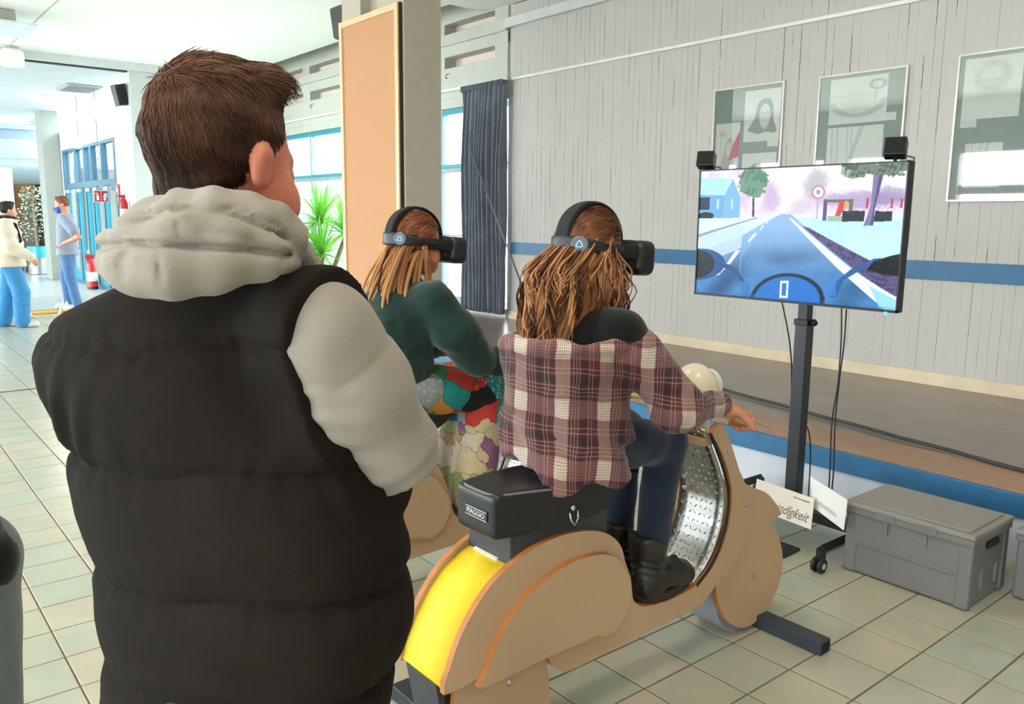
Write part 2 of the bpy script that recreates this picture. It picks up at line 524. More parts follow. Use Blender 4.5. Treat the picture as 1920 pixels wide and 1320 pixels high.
# ---- boarded wall behind the stage
M_WALL = mat('wall_paint', '#bfbab5', .6, var=.02, vscale=3, bump=.08, bscale=60)
M_GAP = mat('gap_dark', '#6f665c', .9)
M_BLUE = mat('stripe_blue', '#2c6690', .45, var=.12, vscale=9)
wr = MB().box(-7.9, 4.2, WALLY + .022, WALLY + .3, 0, 4.4).build('wall_right', M_GAP, None, kind='structure')
xs = [-7.895]
while xs[-1] < 1.2: xs.append(xs[-1] + random.uniform(.066, .084))
zg = np.arange(STZ + .09, CEIL + .02, .035)
def gap_profile():
    p = np.full(len(zg), .0009)
    for _ in range(random.choice([2, 3, 4, 5, 6])):
        z0 = random.uniform(1.25, 4.0) if random.random() < .72 else random.uniform(.45, 1.2); L = random.uniform(.08, .5); w = random.uniform(.003, .0085)
        if z0 < 1.2: w *= .45
        m = (zg > z0) & (zg < z0 + L); p[m] = np.maximum(p[m], w * (0.75 + .25 * np.sin(zg[m] * 60 + z0 * 9)))
    return p
gaps = [gap_profile() for _ in xs]
for i in range(len(xs) - 1):
    L = xs[i] + gaps[i] / 2; R = xs[i + 1] - gaps[i + 1] / 2
    y0 = WALLY + random.uniform(-.0012, .0012); n = len(zg)
    V = np.concatenate([np.stack([q, np.full(n, yy), zg], -1) for q, yy in ((L, WALLY + .023), (L, y0), (R, y0), (R, WALLY + .023))])
    F = np.array([[k * n + j, (k + 1) * n + j, (k + 1) * n + j + 1, k * n + j + 1] for k in range(3) for j in range(n - 1)])
    np_mesh('board', V, F, M_WALL, wr)
box('stripe', M_BLUE, wr, -7.9, 4.2, WALLY - .012, WALLY - .0013, 1.12, 1.262, bevel=.002)
box('picture_rail', mat('rail_white', '#e9e8e4', .5), wr, -7.9, 4.2, WALLY - .025, WALLY - .0013, 3.165, 3.195, bevel=.004)
box('top_batten', mat('batten', '#cfd0cf', .6), wr, -8.02, 4.2, WALLY - .05, WALLY - .0013, 3.765, 3.875, bevel=.005)
box('baseboard_right', mat('skirting_wood', '#dcc7aa', .5, var=.08), None, -7.9, 4.2, WALLY - .02, WALLY - .0013, STZ, .42, kind='structure', bevel=.003)

# ---- stage along that wall
M_DECK = mat('stage_floor', '#8a7a6c', .27, var=.07, vscale=5)
stg = thing('stage', (-3, 4.1, 0), 'low stage with brown floor and blue front edge along the boarded wall', 'stage')
m = MB()
m.box(-6.45, 4.1, 4.13, WALLY, 0.02, STZ); m.box(-7.63, -6.45, 4.47, WALLY, .02, STZ); m.box(-10.6, -7.63, 4.13, WALLY, .02, STZ)
m.build('deck', M_DECK, stg)
m = MB().box(-6.45, 4.1, 4.098, 4.13, .212, STZ + .002); m.box(-10.6, -7.63, 4.098, 4.13, .212, STZ + .002)
m.build('blue_nosing', M_BLUE, stg, bevel=.004)
m = MB().box(-6.45, 4.1, 4.115, 4.13, 0, .212); m.box(-10.6, -7.63, 4.115, 4.13, 0, .212)
m.build('riser', mat('riser_white', '#c4c8d2', .6, var=.03), stg)
t = NT('stage_worn_wood'); v = t.coord()
t.base(t.ramp(t.noise(t.mapping(v, (4, 18, 1)), 3, 4), [(.3, lin('#a57f66')), (.75, lin('#b58f74'))])); t.set(rough=.5)
m = MB().box(-6.45, 4.1, 4.131, 4.52, STZ, STZ + .003); m.build('worn_edge_strip', t.m, stg)
pa, pb = onz(1330, 722, STZ + .02), onz(1918, 880, STZ + .02)
q = [pa + (pb - pa) * s + np.array([0, .006 * sin(s * 25), 0]) for s in np.linspace(-.55, 1.5, 60)]
for p in q: p[2] = STZ + .0145
MB().tube(q, .011, 8).build('stage_cable', mat('cable_grey', '#3a3836', .7), None, smooth=True, label='long dark cable lying straight across the stage floor', cat='cable')

# ---- window wall (same plane, further along)
M_CONC = mat('pale_concrete', '#c6c7bd', .8, var=.05, vscale=5, bump=.15, bscale=50)
M_TEAL = mat('teal_frame', '#1f93a8', .4)
M_FRGREY = mat('frame_grey', '#8fa4ac', .4)
GL = glass_mat()
ww = MB()
ww.box(-15.6, -8.0, WALLY, 6.62, 3.085, 3.47)       # deep lintel
ww.box(-15.6, -8.0, WALLY - .03, 6.62, 3.75, 3.885)   # beam between the openings
ww.box(-15.6, -8.0, WALLY, 6.62, 3.61, 3.75)
ww.box(-15.6, -8.0, WALLY, 6.62, 4.02, 4.6)
ww.box(-15.6, -8.0, 6.42, 6.6, STZ - .3, .43)        # parapet
ww.box(-8.02, -7.9, WALLY + .03, 6.62, 0, 4.6)
posts = [-8.13 - 1.325 * k for k in range(7)]
for x in posts: ww.box(x - .13, x + .13, WALLY + .004, 6.62, 3.46, 4.03)
wwo = ww.build('wall_window', M_CONC, None, kind='structure', bevel=.008)
box('clerestory_back', mat('clerestory_pink', '#ecdcd0', .8, var=.04), wwo, -15.6, -8.0, 6.6, 6.64, 3.4, 4.1)  # pale pinkish panel closing the clerestory openings
box('soffit_strip', M_CONC, wwo, -15.6, -8.0, 6.42, 6.62, 2.965, 3.085)
box('curtain_rail', mat('rail_white', '#e9e8e4', .5), wwo, -15.5, -7.95, WALLY - .05, WALLY - .004, 3.17, 3.2)
for x in (-9.2, -9.9, -13.15): # small hooks below the beam
    MB().tube([(x, 6.40, 3.4), (x, 6.36, 3.38), (x, 6.345, 3.35), (x, 6.36, 3.33), (x, 6.375, 3.345)], .006, 6).build('hook', mat('hook_dark', '#3c3c3c', .4, .6), wwo, smooth=True)
for k in range(5):
    xr = -8.13 - 1.325 * k; xl = xr - 1.325
    wn_ = thing('window_%d' % (k + 1), ((xl + xr) / 2, 6.5, .43), None, None, kind='structure')
    f = MB()
    f.box(xl, xr, 6.47, 6.54, 2.895, 2.965); f.box(xl, xr, 6.46, 6.54, 2.20, 2.25)
    f.build('window_frame', M_TEAL, wn_, bevel=.004)
    f = MB(); f.box(xl, xr, 6.455, 6.54, 2.145, 2.20); f.box(xl, xr, 6.48, 6.52, 1.30, 1.325); f.box(xl, xr, 6.46, 6.54, .43, .5)
    f.box(xl - .02, xl + .02, 6.462, 6.54, .43, 2.965)
    f.build('mullion', M_FRGREY, wn_, bevel=.003)
    for z0, z1 in ((2.25, 2.895), (1.325, 2.145), (.5, 1.30)):
        box('pane', GL, wn_, xl + .02, xr - .02, 6.5, 6.506, z0, z1)
MB().box(-40, 12, 6.7, 60, -.5, -.35).build('ground', mat('outdoor_paving', '#e3e2dc', .9), None, kind='structure')
MB().box(-40, 12, -60, -5.5, -.5, -.35).build('ground', mat('outdoor_paving', '#e3e2dc', .9), None, kind='structure')

# ---- ceiling
M_CEIL = mat('ceiling_white', '#f2f3ee', .8, var=.01)
ce = MB()
ce.box(-15.0, 4.2, -5.4, 5.88, CEIL, 4.5); ce.box(-8.44, 4.2, 5.88, 6.62, CEIL, 4.5); ce.box(-15.3, -8.44, 5.88, 6.62, 4.45, 4.6)
ceo = ce.build('ceiling', M_CEIL, None, kind='structure')
M_SEAM = mat('ceiling_seam', '#b9bab6', .7)
for y in (2.3, -.6, -3.2): box('ceiling_seam', M_SEAM, ceo, -15.0, 4, y - .008, y + .008, CEIL - .004, CEIL)
# dark haunch that slopes up from the ceiling edge to the clerestory
m = MB(); m.prism([(5.88, CEIL + .002), (6.62, 4.42), (6.62, 4.5), (5.88, 4.5)], lambda a, b, d: (d, a, b), -15.3, -8.46)
m.build('ceiling_haunch', mat('haunch', '#8d9296', .8), ceo)

# ---- unseen sides of the hall: glazed long side and closed end
op = MB()
op.box(-15.2, 4.2, -5.4, -5.2, 0, .5); op.box(-15.2, 4.2, -5.4, -5.2, 2.95, 4.4); op.box(-15.2, 4.2, -5.38, -5.25, 2.12, 2.3)
for x in np.arange(-15.2, 4.3, 2.42): op.box(x - .3, x + .3, -5.4, -5.15, .45, 3.0)
op.build('wall_left', M_WALL, None, kind='structure')
MB().box(4.2, 4.4, -5.4, 6.7, 0, 4.4).build('wall_back', M_WALL, None, kind='structure')

# round ceiling lamps of the hall, the near ones above and behind the camera
for k, (x, y) in enumerate(((-3.6, 1.2), (-.6, 1.2), (-3.6, -2.2), (-.6, -2.2), (2.2, 1.2))):
    cl = thing('ceiling_lamp', (x, y, CEIL), 'round white ceiling lamp with a warm glow on the main hall ceiling', 'lamp', 'ceiling lamps of the main hall')
    MB().lathe([(.30, 0), (.31, -.03), (.27, -.07), (.15, -.10), (.02, -.11)], (x, y, CEIL - .012), (0, 0, 1), 28).build('diffuser', emat('hall_lamp_glow', '#fff0d8', 9), cl, smooth=True)
    MB().lathe([(.33, 0), (.33, -.012), (.30, -.012)], (x, y, CEIL), (0, 0, 1), 28).build('rim', mat('lamp_white', '#eef0e8', .5), cl, smooth='auto')
    lo_ = area_lamp('ceiling_lamp_light', (x, y, CEIL - .14), .5, .5, 24, (1, .92, .82), disk=True)

# ---- twin concrete column with the pin board
CY0 = 4.035
colm = thing('concrete_column', (-7.05, 4.2, 0), 'grey concrete column carrying the tall cork board', 'column')
M_COL = mat('column_grey', '#b9b0a1', .8, var=.04, vscale=8, bump=.12, bscale=90)
m = MB(); m.box(-6.93, -6.49, CY0, 4.43, 0, CEIL); m.box(-7.62, -7.25, CY0, 4.43, 0, CEIL); m.box(-7.25, -6.93, 4.14, 4.33, 0, CEIL)
m.build('shaft', M_COL, colm, bevel=.006)
BX0, BX1, BZ0, BZ1 = -7.60, -6.515, .45, 3.40
cb = thing('cork_board', ((BX0 + BX1) / 2, 4.02, BZ0), 'tall cork pin board in a pale wooden frame on the concrete column', 'pin board')
M_BIRCH = mat('birch_frame', '#dcb98f', .45, var=.06, vscale=12)
t = NT('cork'); v = t.coord()
t.base(t.mix(t.noise(v, 220, 3), lin('#bb8760'), lin('#c8966f'))); t.set(rough=.85); t.bump(t.noise(v, 300, 2), .15, .002)
fw = .055
m = MB()
for a in ((BX0, BX0 + fw, BZ0, BZ1), (BX1 - fw, BX1, BZ0, BZ1)):
    box('frame_stile', M_BIRCH, cb, a[0], a[1], 3.985, 4.03, a[2], a[3], bevel=.004)
for z in (BZ0, BZ1 - fw): box('frame_rail', M_BIRCH, cb, BX0 + fw, BX1 - fw, 3.987, 4.03, z, z + fw, bevel=.004)
box('cork_panel', t.m, cb, BX0 + fw, BX1 - fw, 4.002, 4.028, BZ0 + fw, BZ1 - fw)
box('dark_backing', mat('backing_dark', '#33261d', .8), cb, BX1 - .004, BX1 + .008, 4.0, 4.034, BZ0, BZ1)
# loudspeaker on the far flank of the column
sp = thing('loudspeaker', (-7.74, 4.1, 3.25), 'grey loudspeaker tilted on a bracket at the top of the column', 'loudspeaker')
c = np.array([-7.76, 4.12, 3.44]); A = Matrix.Rotation(radians(-14), 3, 'Y') @ Matrix.Rotation(radians(25), 3, 'Z')
ax = [np.array(A @ Vector(e)) for e in ((1, 0, 0), (0, 1, 0), (0, 0, 1))]
MB().obox(c, .075 * ax[0], .09 * ax[1], .15 * ax[2]).build('cabinet', mat('speaker_grey', '#4d4c4e', .6), sp, bevel=.012)
MB().obox(c + .08 * ax[0], .006 * ax[0], .085 * ax[1], .145 * ax[2]).build('grille', mat('speaker_black', '#1f1f21', .8), sp, bevel=.004)
MB().lathe([(.03, -.01), (.034, 0), (.02, .012)], c - .075 * ax[0] - .1 * ax[2], -ax[0], 14).build('rear_knob', mat('speaker_grey', '#4d4c4e', .6), sp, smooth='auto')
MB().obox((-7.7, 4.15, 3.245), (.085, 0, 0), (0, .07, 0), (0, 0, .028)).build('bracket', mat('bracket_white', '#d5d8dc', .5), sp, bevel=.02, seg=4)

# ---- curtain
t = NT('curtain_cloth'); v = t.coord()
t.base(t.ramp(t.noise(v, 6, 3), [(.3, lin('#666a78')), (.7, lin('#7b7f8e'))])); t.set(rough=.85, sheen=.3)
t.bump(t.noise(t.mapping(v, (300, 300, 300)), 1, 2), .1, .001)
cu = thing('curtain', (-8.35, 6.33, .37), 'dark grey pleated curtain gathered beside the window', 'curtain')
NP = 11
def cur(u, w):
    z = 3.165 + (.375 - 3.165) * w
    pinch = .86 + .14 * min(1, w * 5)
    x = -8.79 + .86 * u + .012 * sin(9 * w + 14 * u)
    x = -8.36 + (x + 8.36) * (1.0 - .03 * sin(pi * min(1, w * 1.1)))
    amp = (.018 + .040 * min(1, w * 3)) * pinch
    y = 6.315 + amp * sin(2 * pi * NP * (u + .012 * sin(5 * w) + .02 * sin(2.2 * u * 6))) + .015 * sin(7 * u + 2 * w)
    return (x, y, z)
m = MB().grid(cur, 320, 40); o = m.build('drape', t.m, cu, smooth=True)
sol = o.modifiers.new('thick', 'SOLIDIFY'); sol.thickness = .004
m = MB().grid(lambda u, w: (-8.79 + .86 * u, 6.29 + .012 * sin(2 * pi * 40 * u), 3.175 - .07 * w), 240, 4)
m.build('heading_tape', t.m, cu, smooth=True)
a, b = ony(881.5, 278, 6.22), ony(984, 549, 6.1)
MB().tube([a, b], .009, 8).build('curtain_rod', mat('rod_grey', '#77787c', .4, .4), None, smooth=True, label='thin grey draw rod slanting across the dark curtain', cat='curtain rod')
# ================================================================== PICTURES ON THE WALL
def paint(w, h, c): return np.ones((h, w, 3)) * np.array(lin(c))
def lay(img, mask, c, a=1.0):
    m = (np.asarray(mask, float) * a)[..., None]
    img[:] = img * (1 - m) + m * np.array(lin(c) if isinstance(c, str) else c)
def poly_mask(X, Y, pts):
    ins = np.zeros(X.shape, bool); n = len(pts); j = n - 1
    for i in range(n):
        xi, yi = pts[i]; xj, yj = pts[j]
        if yi != yj:
            c = ((yi > Y) != (yj > Y)) & (X < (xj - xi) * (Y - yi) / (yj - yi) + xi); ins ^= c
        j = i
    return ins
def ellm(X, Y, cx, cy, rx, ry): return ((X - cx) / rx) ** 2 + ((Y - cy) / ry) ** 2 < 1
def soft(X, Y, cx, cy, rx, ry, p=2): return np.exp(-((((X - cx) / rx) ** 2 + ((Y - cy) / ry) ** 2) ** (p / 2)))
def sketch(kind, w=70, h=100):
    img = paint(w, h, '#dfe3df')
    X, Y = np.meshgrid(np.linspace(0, 1, w), np.linspace(0, 1, h)); n = RNG.normal(0, 1, (h, w))
    if kind == 'long_hair':
        hair = (poly_mask(X, Y, [(.42, .22), (.56, .17), (.72, .19), (.8, .32), (.82, .6), (.93, .8), (.88, .86), (.62, .82), (.4, .86), (.1, .78), (.3, .55), (.36, .3)]))
        lay(img, hair, '#8a8f94', .95); lay(img, ellm(X, Y, .58, .5, .15, .22), '#dde2de', .95)
        lay(img, soft(X, Y, .52, .46, .045, .02) + soft(X, Y, .66, .45, .045, .02), '#7f8588', .8); lay(img, soft(X, Y, .58, .61, .07, .015), '#8d8f92', .7)
        lay(img, ellm(X, Y, .58, .62, .12, .16) & (Y > .6), '#d6dbd8', .5)
    elif kind == 'palm_girl':
        lay(img, soft(X, Y, .28, .2, .15, .05) + soft(X, Y, .24, .4, .02, .25), '#a9b0ae', .7)
        lay(img, poly_mask(X, Y, [(.5, .28), (.7, .26), (.8, .45), (.78, .8), (.2, .82), (.36, .5)]), '#aeb5b3', .8); lay(img, ellm(X, Y, .57, .48, .12, .14), '#dfe2d8', .9)
        lay(img, (Y > .75) & (X > .1), '#bcc2c2', .7)
    elif kind == 'cap':
        lay(img, ellm(X, Y, .45, .42, .22, .2), '#8f959b', .9); lay(img, ellm(X, Y, .45, .5, .17, .2), '#cfd4d4', .9); lay(img, ellm(X, Y, .45, .36, .25, .1), '#9ba0a5', .8)
    elif kind == 'swirls':
        lay(img, np.abs(np.hypot(X - .83, (Y - .2) * 1.3) - .12) < .03, '#9ba3a1', .8); lay(img, soft(X, Y, .8, .4, .03, .2), '#a3aaa8', .6)
        lay(img, np.abs(np.hypot((X - .5) * .8, Y - .45) - .38) < .05 * (Y > .5), '#b3bab7', .8); lay(img, soft(X, Y, .5, .5, .3, .25), '#c3c9c5', .5)
    elif kind == 'lines':
        for x in (.08, .18, .36, .44): lay(img, np.abs(X - x - .04 * Y) < .014, '#bcc3c1', .8)
        lay(img, np.abs(X - .62 + .35 * Y) < .04, '#b5bcba', .7)
    else:
        for k in range(40):
            a = RNG.uniform(0, 6.28); lay(img, soft(X, Y, .5 + .26 * cos(a), .3 + .2 * sin(a), .06, .05), '#c0c5c2', .5)
        lay(img, soft(X, Y, .5, .42, .2, .2), '#cbcfcc', .7); lay(img, soft(X, Y, .42, .38, .03, .015) + soft(X, Y, .6, .38, .03, .015), '#a9aeac', .8); lay(img, soft(X, Y, .45, .62, .16, .02), '#b5bab7', .6)
    return np.clip(img + n[..., None] * .012, 0, 1)
M_PAPER = vcol_mat('pencil_drawing', 0, .8)
M_MAT = mat('picture_mount', '#7f9690', .8, var=.04)
M_ALU = mat('picture_frame_metal', '#d8d2c8', .35, .3)
PG = glass_mat('picture_glass', .16)
def picture(x0, x1, z0, z1, papers, label):
    p = thing('framed_picture', ((x0 + x1) / 2, WALLY, z0), label, 'picture')
    y1 = WALLY - .0014; y0 = y1 - .022
    for a in (x0, x1 - .016): box('frame_stile', M_ALU, p, a, a + .016, y0, y1, z0, z1, bevel=.002)
    for a in (z0, z1 - .016): box('frame_rail', M_ALU, p, x0 + .016, x1 - .016, y0, y1, a, a + .016, bevel=.002)
    box('mount', M_MAT, p, x0 + .016, x1 - .016, y1 - .010, y1 - .002, z0 + .016, z1 - .016)
    for a, b, c, d, k in papers:
        q = box('drawing_paper', mat('drawing_sheet', '#d9ddd9', .8), p, a, b, y1 - .0120, y1 - .0101, c, d)
        painted_panel('pencil_drawing', sketch(k), lambda u, v: (a + (b - a) * u, y1 - .0123, d + (c - d) * v), M_PAPER, q)
    box('glass', PG, p, x0 + .016, x1 - .016, y1 - .0165, y1 - .0145, z0 + .016, z1 - .016)
    return p
p1 = picture(-4.94, -4.205, 1.70, 2.73, [(-4.60, -4.235, 2.24, 2.68, 'long_hair'), (-4.90, -4.64, 1.93, 2.42, 'palm_girl'), (-4.60, -4.25, 1.75, 2.14, 'cap')],
             'framed student portraits with a red triangle, hung nearest the curtain')
box('name_tag', mat('drawing_sheet', '#d9ddd9', .8), p1, -4.35, -4.24, WALLY - .0134, WALLY - .0115, 2.19, 2.24)
tri = MB().prism([(-4.64, 2.345), (-4.64, 2.12), (-4.745, 2.09), (-4.72, 2.2)], lambda a, b, d: (a, d, b), WALLY - .0150, WALLY - .0138)
tri.build('red_triangle', mat('flat_red', '#c22b55', .6), p1)  # flat red shape set between the drawings and the glass
p2 = picture(-3.885, -3.15, 1.70, 2.72, [(-3.78, -3.30, 2.325, 2.68, 'swirls'), (-3.78, -3.31, 1.80, 2.30, 'lines')], 'framed pair of faint pencil sketches behind the screen top')
box('name_tag', mat('drawing_sheet', '#d9ddd9', .8), p2, -3.32, -3.22, WALLY - .0134, WALLY - .0115, 2.325, 2.385)
p3 = picture(-2.79, -2.04, 1.70, 2.74, [(-2.74, -2.36, 2.28, 2.70, 'curls'), (-2.69, -2.44, 1.80, 2.11, 'lines'), (-2.28, -2.08, 1.8, 2.2, 'cap')], 'framed curly-haired pencil portrait hung farthest from the curtain')
box('name_tag', mat('drawing_sheet', '#d9ddd9', .8), p3, -2.74, -2.63, WALLY - .0134, WALLY - .0115, 2.225, 2.28)

# ================================================================== SCREEN ON ITS STAND
def screen_image(w=520, h=292):
    U, V = np.meshgrid(np.linspace(0, 1, w), np.linspace(0, 1, h))
    X = 15 + 1060 * U; T = 510 - 45 * U; B = 1130 + 110 * U; Y = T + V * (B - T)
    img = paint(w, h, '#fffaff'); n1 = vnoise(np.stack([X, Y, 0 * X], -1), .06, 3); n2 = vnoise(np.stack([X, Y, 0 * X], -1), .018, 5); n3 = vnoise(np.stack([X, Y, 0 * X], -1), .14, 9)
    lay(img, np.clip((Y - 560) / 160, 0, 1) * np.clip((760 - Y) / 40, 0, 1), '#f0dcf6', .7)
    lay(img, soft(X, Y, 520, 620, 90, 120), '#fffaf4', .9)
    # far trees and haze
    for cx, cy, rx, ry, c, a in ((430, 640, 55, 80, '#cdb3dd', .8), (660, 580, 60, 90, '#b9b3bb', .75), (285, 640, 40, 60, '#dcc5e4', .7), (870, 660, 190, 50, '#b8a0cc', .85), (1010, 640, 90, 50, '#a58fbe', .8), (590, 690, 60, 40, '#d3c4e2', .6)):
        lay(img, soft(X + 14 * n1, Y + 14 * n3, cx, cy, rx, ry, 5), c, a)
    lay(img, (Y < 540) & (X < 270) & (n1 > .1), '#e3cfee', .7)
    # house
    lay(img, poly_mask(X, Y, [(10, 540), (205, 545), (168, 632), (10, 628)]), '#bff0ff')
    lay(img, poly_mask(X, Y, [(10, 628), (168, 632), (160, 762), (10, 765)]), '#7fb9ea')
    lay(img, poly_mask(X, Y, [(212, 545), (262, 645), (262, 752), (160, 762), (166, 630)]), '#8cc6f2')
    for x in (120, 205): lay(img, poly_mask(X, Y, [(x, 650), (x + 14, 648), (x + 14, 700), (x, 702)]), '#c6e9fb')
    lay(img, poly_mask(X, Y, [(10, 640), (78, 640), (76, 705), (10, 705)]), '#2c3f5c'); lay(img, ellm(X + 6 * n3, Y, 55, 738, 52, 22), '#1f2b3a')
    # ground
    lay(img, Y > 748 - .005 * X, '#d9f1ff')
    lay(img, poly_mask(X, Y, [(10, 765), (300, 742), (470, 738), (500, 732), (430, 770), (20, 850)]), '#e6f5ff')
    lay(img, poly_mask(X, Y, [(15, 830), (360, 745), (372, 748), (15, 846)]), '#7f93bb', .8)
    road = poly_mask(X, Y, [(492, 728), (545, 728), (1090, 1200), (1090, 1260), (10, 1150), (10, 930), (300, 830)])
    lay(img, road, '#9cc6ef'); lay(img, road * np.clip((Y - 790) / 260, 0, 1), '#4a88c4', .9)
    lay(img, road * np.clip(n2 * 1.2 + .1, 0, 1) * np.clip((Y - 880) / 120, 0, 1), '#214d7c', .8)
    lay(img, poly_mask(X, Y, [(280, 800), (300, 760), (440, 745), (285, 960), (285, 1060), (275, 1000)]) & road, '#a6cdf2', .35)
    lay(img, poly_mask(X, Y, [(10, 850), (290, 780), (278, 905), (10, 1000)]), '#d3ecff', .8)
    # verge and pavement on the right
    lay(img, poly_mask(X, Y, [(600, 752), (1090, 775), (1090, 1010), (945, 975), (640, 800)]), '#c9f6f9')
    lay(img, poly_mask(X, Y, [(820, 800), (1090, 830), (1090, 1010), (945, 975), (822, 900)]), '#d8ffff', .6)
    ver = poly_mask(X, Y, [(606, 792), (640, 800), (945, 975), (1090, 1060), (1090, 1180), (1000, 1120), (800, 955)])
    lay(img, ver, '#6c5e8c'); lay(img, ver & (n3 > .2), '#43365f', .8)
    lay(img, poly_mask(X, Y, [(536, 750), (548, 750), (860, 1015), (1090, 1190), (1090, 1260), (1030, 1240), (800, 1020)]), '#f4fbff')
    lay(img, poly_mask(X, Y, [(950, 1110), (1090, 1195), (1090, 1260), (1000, 1225)]), '#8fe6f5', .8)
    for x0, y0, x1, y1, wd in ((455, 738, 440, 752, 5), (430, 760, 412, 780, 7), (405, 786, 382, 810, 10), (368, 828, 314, 872, 17), (278, 915, 197, 988, 28), (192, 1010, 122, 1045, 38)):
        lay(img, poly_mask(X, Y, [(x0 - wd, y0), (x0, y0), (x1 + wd * .8, y1), (x1, y1)]), '#f2fbff')
    # trees
    lay(img, poly_mask(X, Y, [(329, 620), (339, 620), (346, 742), (334, 742)]), '#3d3f55')
    lay(img, ellm(X + 18 * n3, Y + 16 * n1, 330, 560, 82, 78), '#7fa58a'); lay(img, ellm(X, Y, 330, 560, 80, 76) & (n1 > .05), '#5d8a6a', .8)
    lay(img, poly_mask(X, Y, [(928, 520), (975, 520), (948, 700), (946, 792), (902, 792), (930, 680)]), '#8d83b4'); lay(img, poly_mask(X, Y, [(955, 530), (975, 520), (948, 700), (946, 792), (932, 792)]), '#4e4570', .8)
    fo = (ellm(X + 20 * n3, Y + 14 * n1, 930, 470, 150, 60) | ellm(X + 20 * n1, Y + 14 * n3, 1020, 490, 60, 50) | ellm(X + 15 * n1, Y + 12 * n3, 850, 500, 60, 50))
    lay(img, fo, '#7f8d78'); lay(img, fo & (n3 > .15), '#4f5d4a', .85); lay(img, fo & (n1 > .5), '#b6c8b4', .8)
    # road sign, playground, hedge
    lay(img, ellm(X, Y, 677, 616, 34, 36), '#d98fa6'); lay(img, ellm(X, Y, 677, 616, 25, 27), '#f6f3f7'); lay(img, ellm(X, Y, 677, 616, 10, 13), '#a9a6b0')
    lay(img, poly_mask(X, Y, [(671, 652), (683, 652), (681, 755), (674, 755)]), '#c9c4d6')
    for a in (715, 838): lay(img, (np.abs(X - a) < 9) & (Y > 652) & (Y < 765), '#6a5a86' if a < 800 else '#8d7a3d')
    lay(img, (np.abs(Y - 662) < 7) & (X > 715) & (X < 838), '#6d7a60'); lay(img, poly_mask(X, Y, [(785, 660), (820, 665), (790, 740), (765, 742)]), '#e2453e'); lay(img, poly_mask(X, Y, [(808, 662), (826, 664), (800, 720)]), '#eab23c')
    for a in (912, 1020, 1060): lay(img, (np.abs(X - a) < 5) & (Y > 650) & (Y < 700), '#d23b52')
    lay(img, (X > 800) & (X < 1025) & (Y > 715 + 5 * n3) & (Y < 770) & ~poly_mask(X, Y, [(905, 700), (950, 700), (946, 792), (902, 792)]), '#27303d')
    lay(img, (X > 730) & (X < 800) & (Y > 740) & (Y < 768), '#8fbf8f', .8)
    # mirrors, dash, speed read-out
    lay(img, ellm(X, Y, 25, 985, 165, 82), '#2f5f99'); lay(img, ellm(X, Y, 15, 985, 110, 72), '#262b33')
    d = np.abs(np.hypot((X - 130) / 190, (Y - 1165) / 180) - 1); lay(img, (d < .06) & (X > 150) & (X < 330) & (Y < 1170), '#2d5a96')
    lay(img, poly_mask(X, Y, [(290, 1080), (340, 1090), (345, 1160), (300, 1155)]), '#3f82cd')
    e = np.hypot((X - 545) / 200, (Y - 1190) / 150); lay(img, (e < 1) & (Y < 1300), '#1d2c47'); lay(img, e < .88, '#2a7fd6')
    lay(img, (np.abs(X - 533) < 23) & (np.abs(Y - 1127) < 46), '#f4ffff'); lay(img, (np.abs(X - 533) < 12) & (np.abs(Y - 1127) < 34), '#2a7fd6')
    lay(img, poly_mask(X, Y, [(765, 1170), (800, 1170), (830, 1080), (940, 1000), (1000, 960), (960, 965), (860, 1020), (800, 1080)]), '#3568a8')
    lay(img, poly_mask(X, Y, [(720, 1095), (790, 1085), (800, 1160), (740, 1165)]), '#4a90dc', .8)
    lay(img, poly_mask(X, Y, [(930, 1025), (960, 980), (1030, 950), (1090, 935), (1090, 1060), (1010, 1050)]), '#0b0d12')
    lay(img, Y > B - 14, '#1a6fd0', .25)
    return np.clip(img + n3[..., None] * .012, 0, 1) ** np.array([1.08, 1.04, 1.0])
TVY = 3.55
TX_0, TX_1, TZ_0, TZ_1 = -2.81, -1.71, 1.158, 1.808
M_BLK = mat('matt_black', '#151517', .45, var=.1)
M_STEEL = mat('stand_grey', '#3b3d42', .4, .3)
tv = thing('television', ((TX_0 + TX_1) / 2, 3.57, TZ_0), 'flat television showing a scooter ride along a street', 'television')
box('housing', M_BLK, tv, TX_0, TX_1, TVY + .004, TVY + .05, TZ_0, TZ_1, bevel=.004)
for a in (TX_0, TX_1 - .007): box('bezel_side', M_BLK, tv, a, a + .007, TVY - .003, TVY + .006, TZ_0, TZ_1)
box('bezel_top', M_BLK, tv, TX_0, TX_1, TVY - .003, TVY + .006, TZ_1 - .007, TZ_1); box('bezel_bottom', M_BLK, tv, TX_0, TX_1, TVY - .003, TVY + .006, TZ_0, TZ_0 + .012)
M_SCR = vcol_mat('screen_glow', 1.12, .3, spec=.15)
painted_panel('screen', screen_image(), lambda u, v: (TX_0 + .007 + (TX_1 - TX_0 - .014) * u, TVY + .003, TZ_1 - .007 - (TZ_1 - TZ_0 - .019) * v), M_SCR, tv)
MB().ball((TX_1 - .05, TVY, TZ_0 - .004), .008, 10, 6).build('status_light', emat('led_cyan', '#3fc8ff', 4), tv)
box('back_box', M_BLK, tv, TX_0 + .25, TX_1 - .25, TVY + .05, TVY + .075, TZ_0 + .1, TZ_1 - .1, bevel=.01)
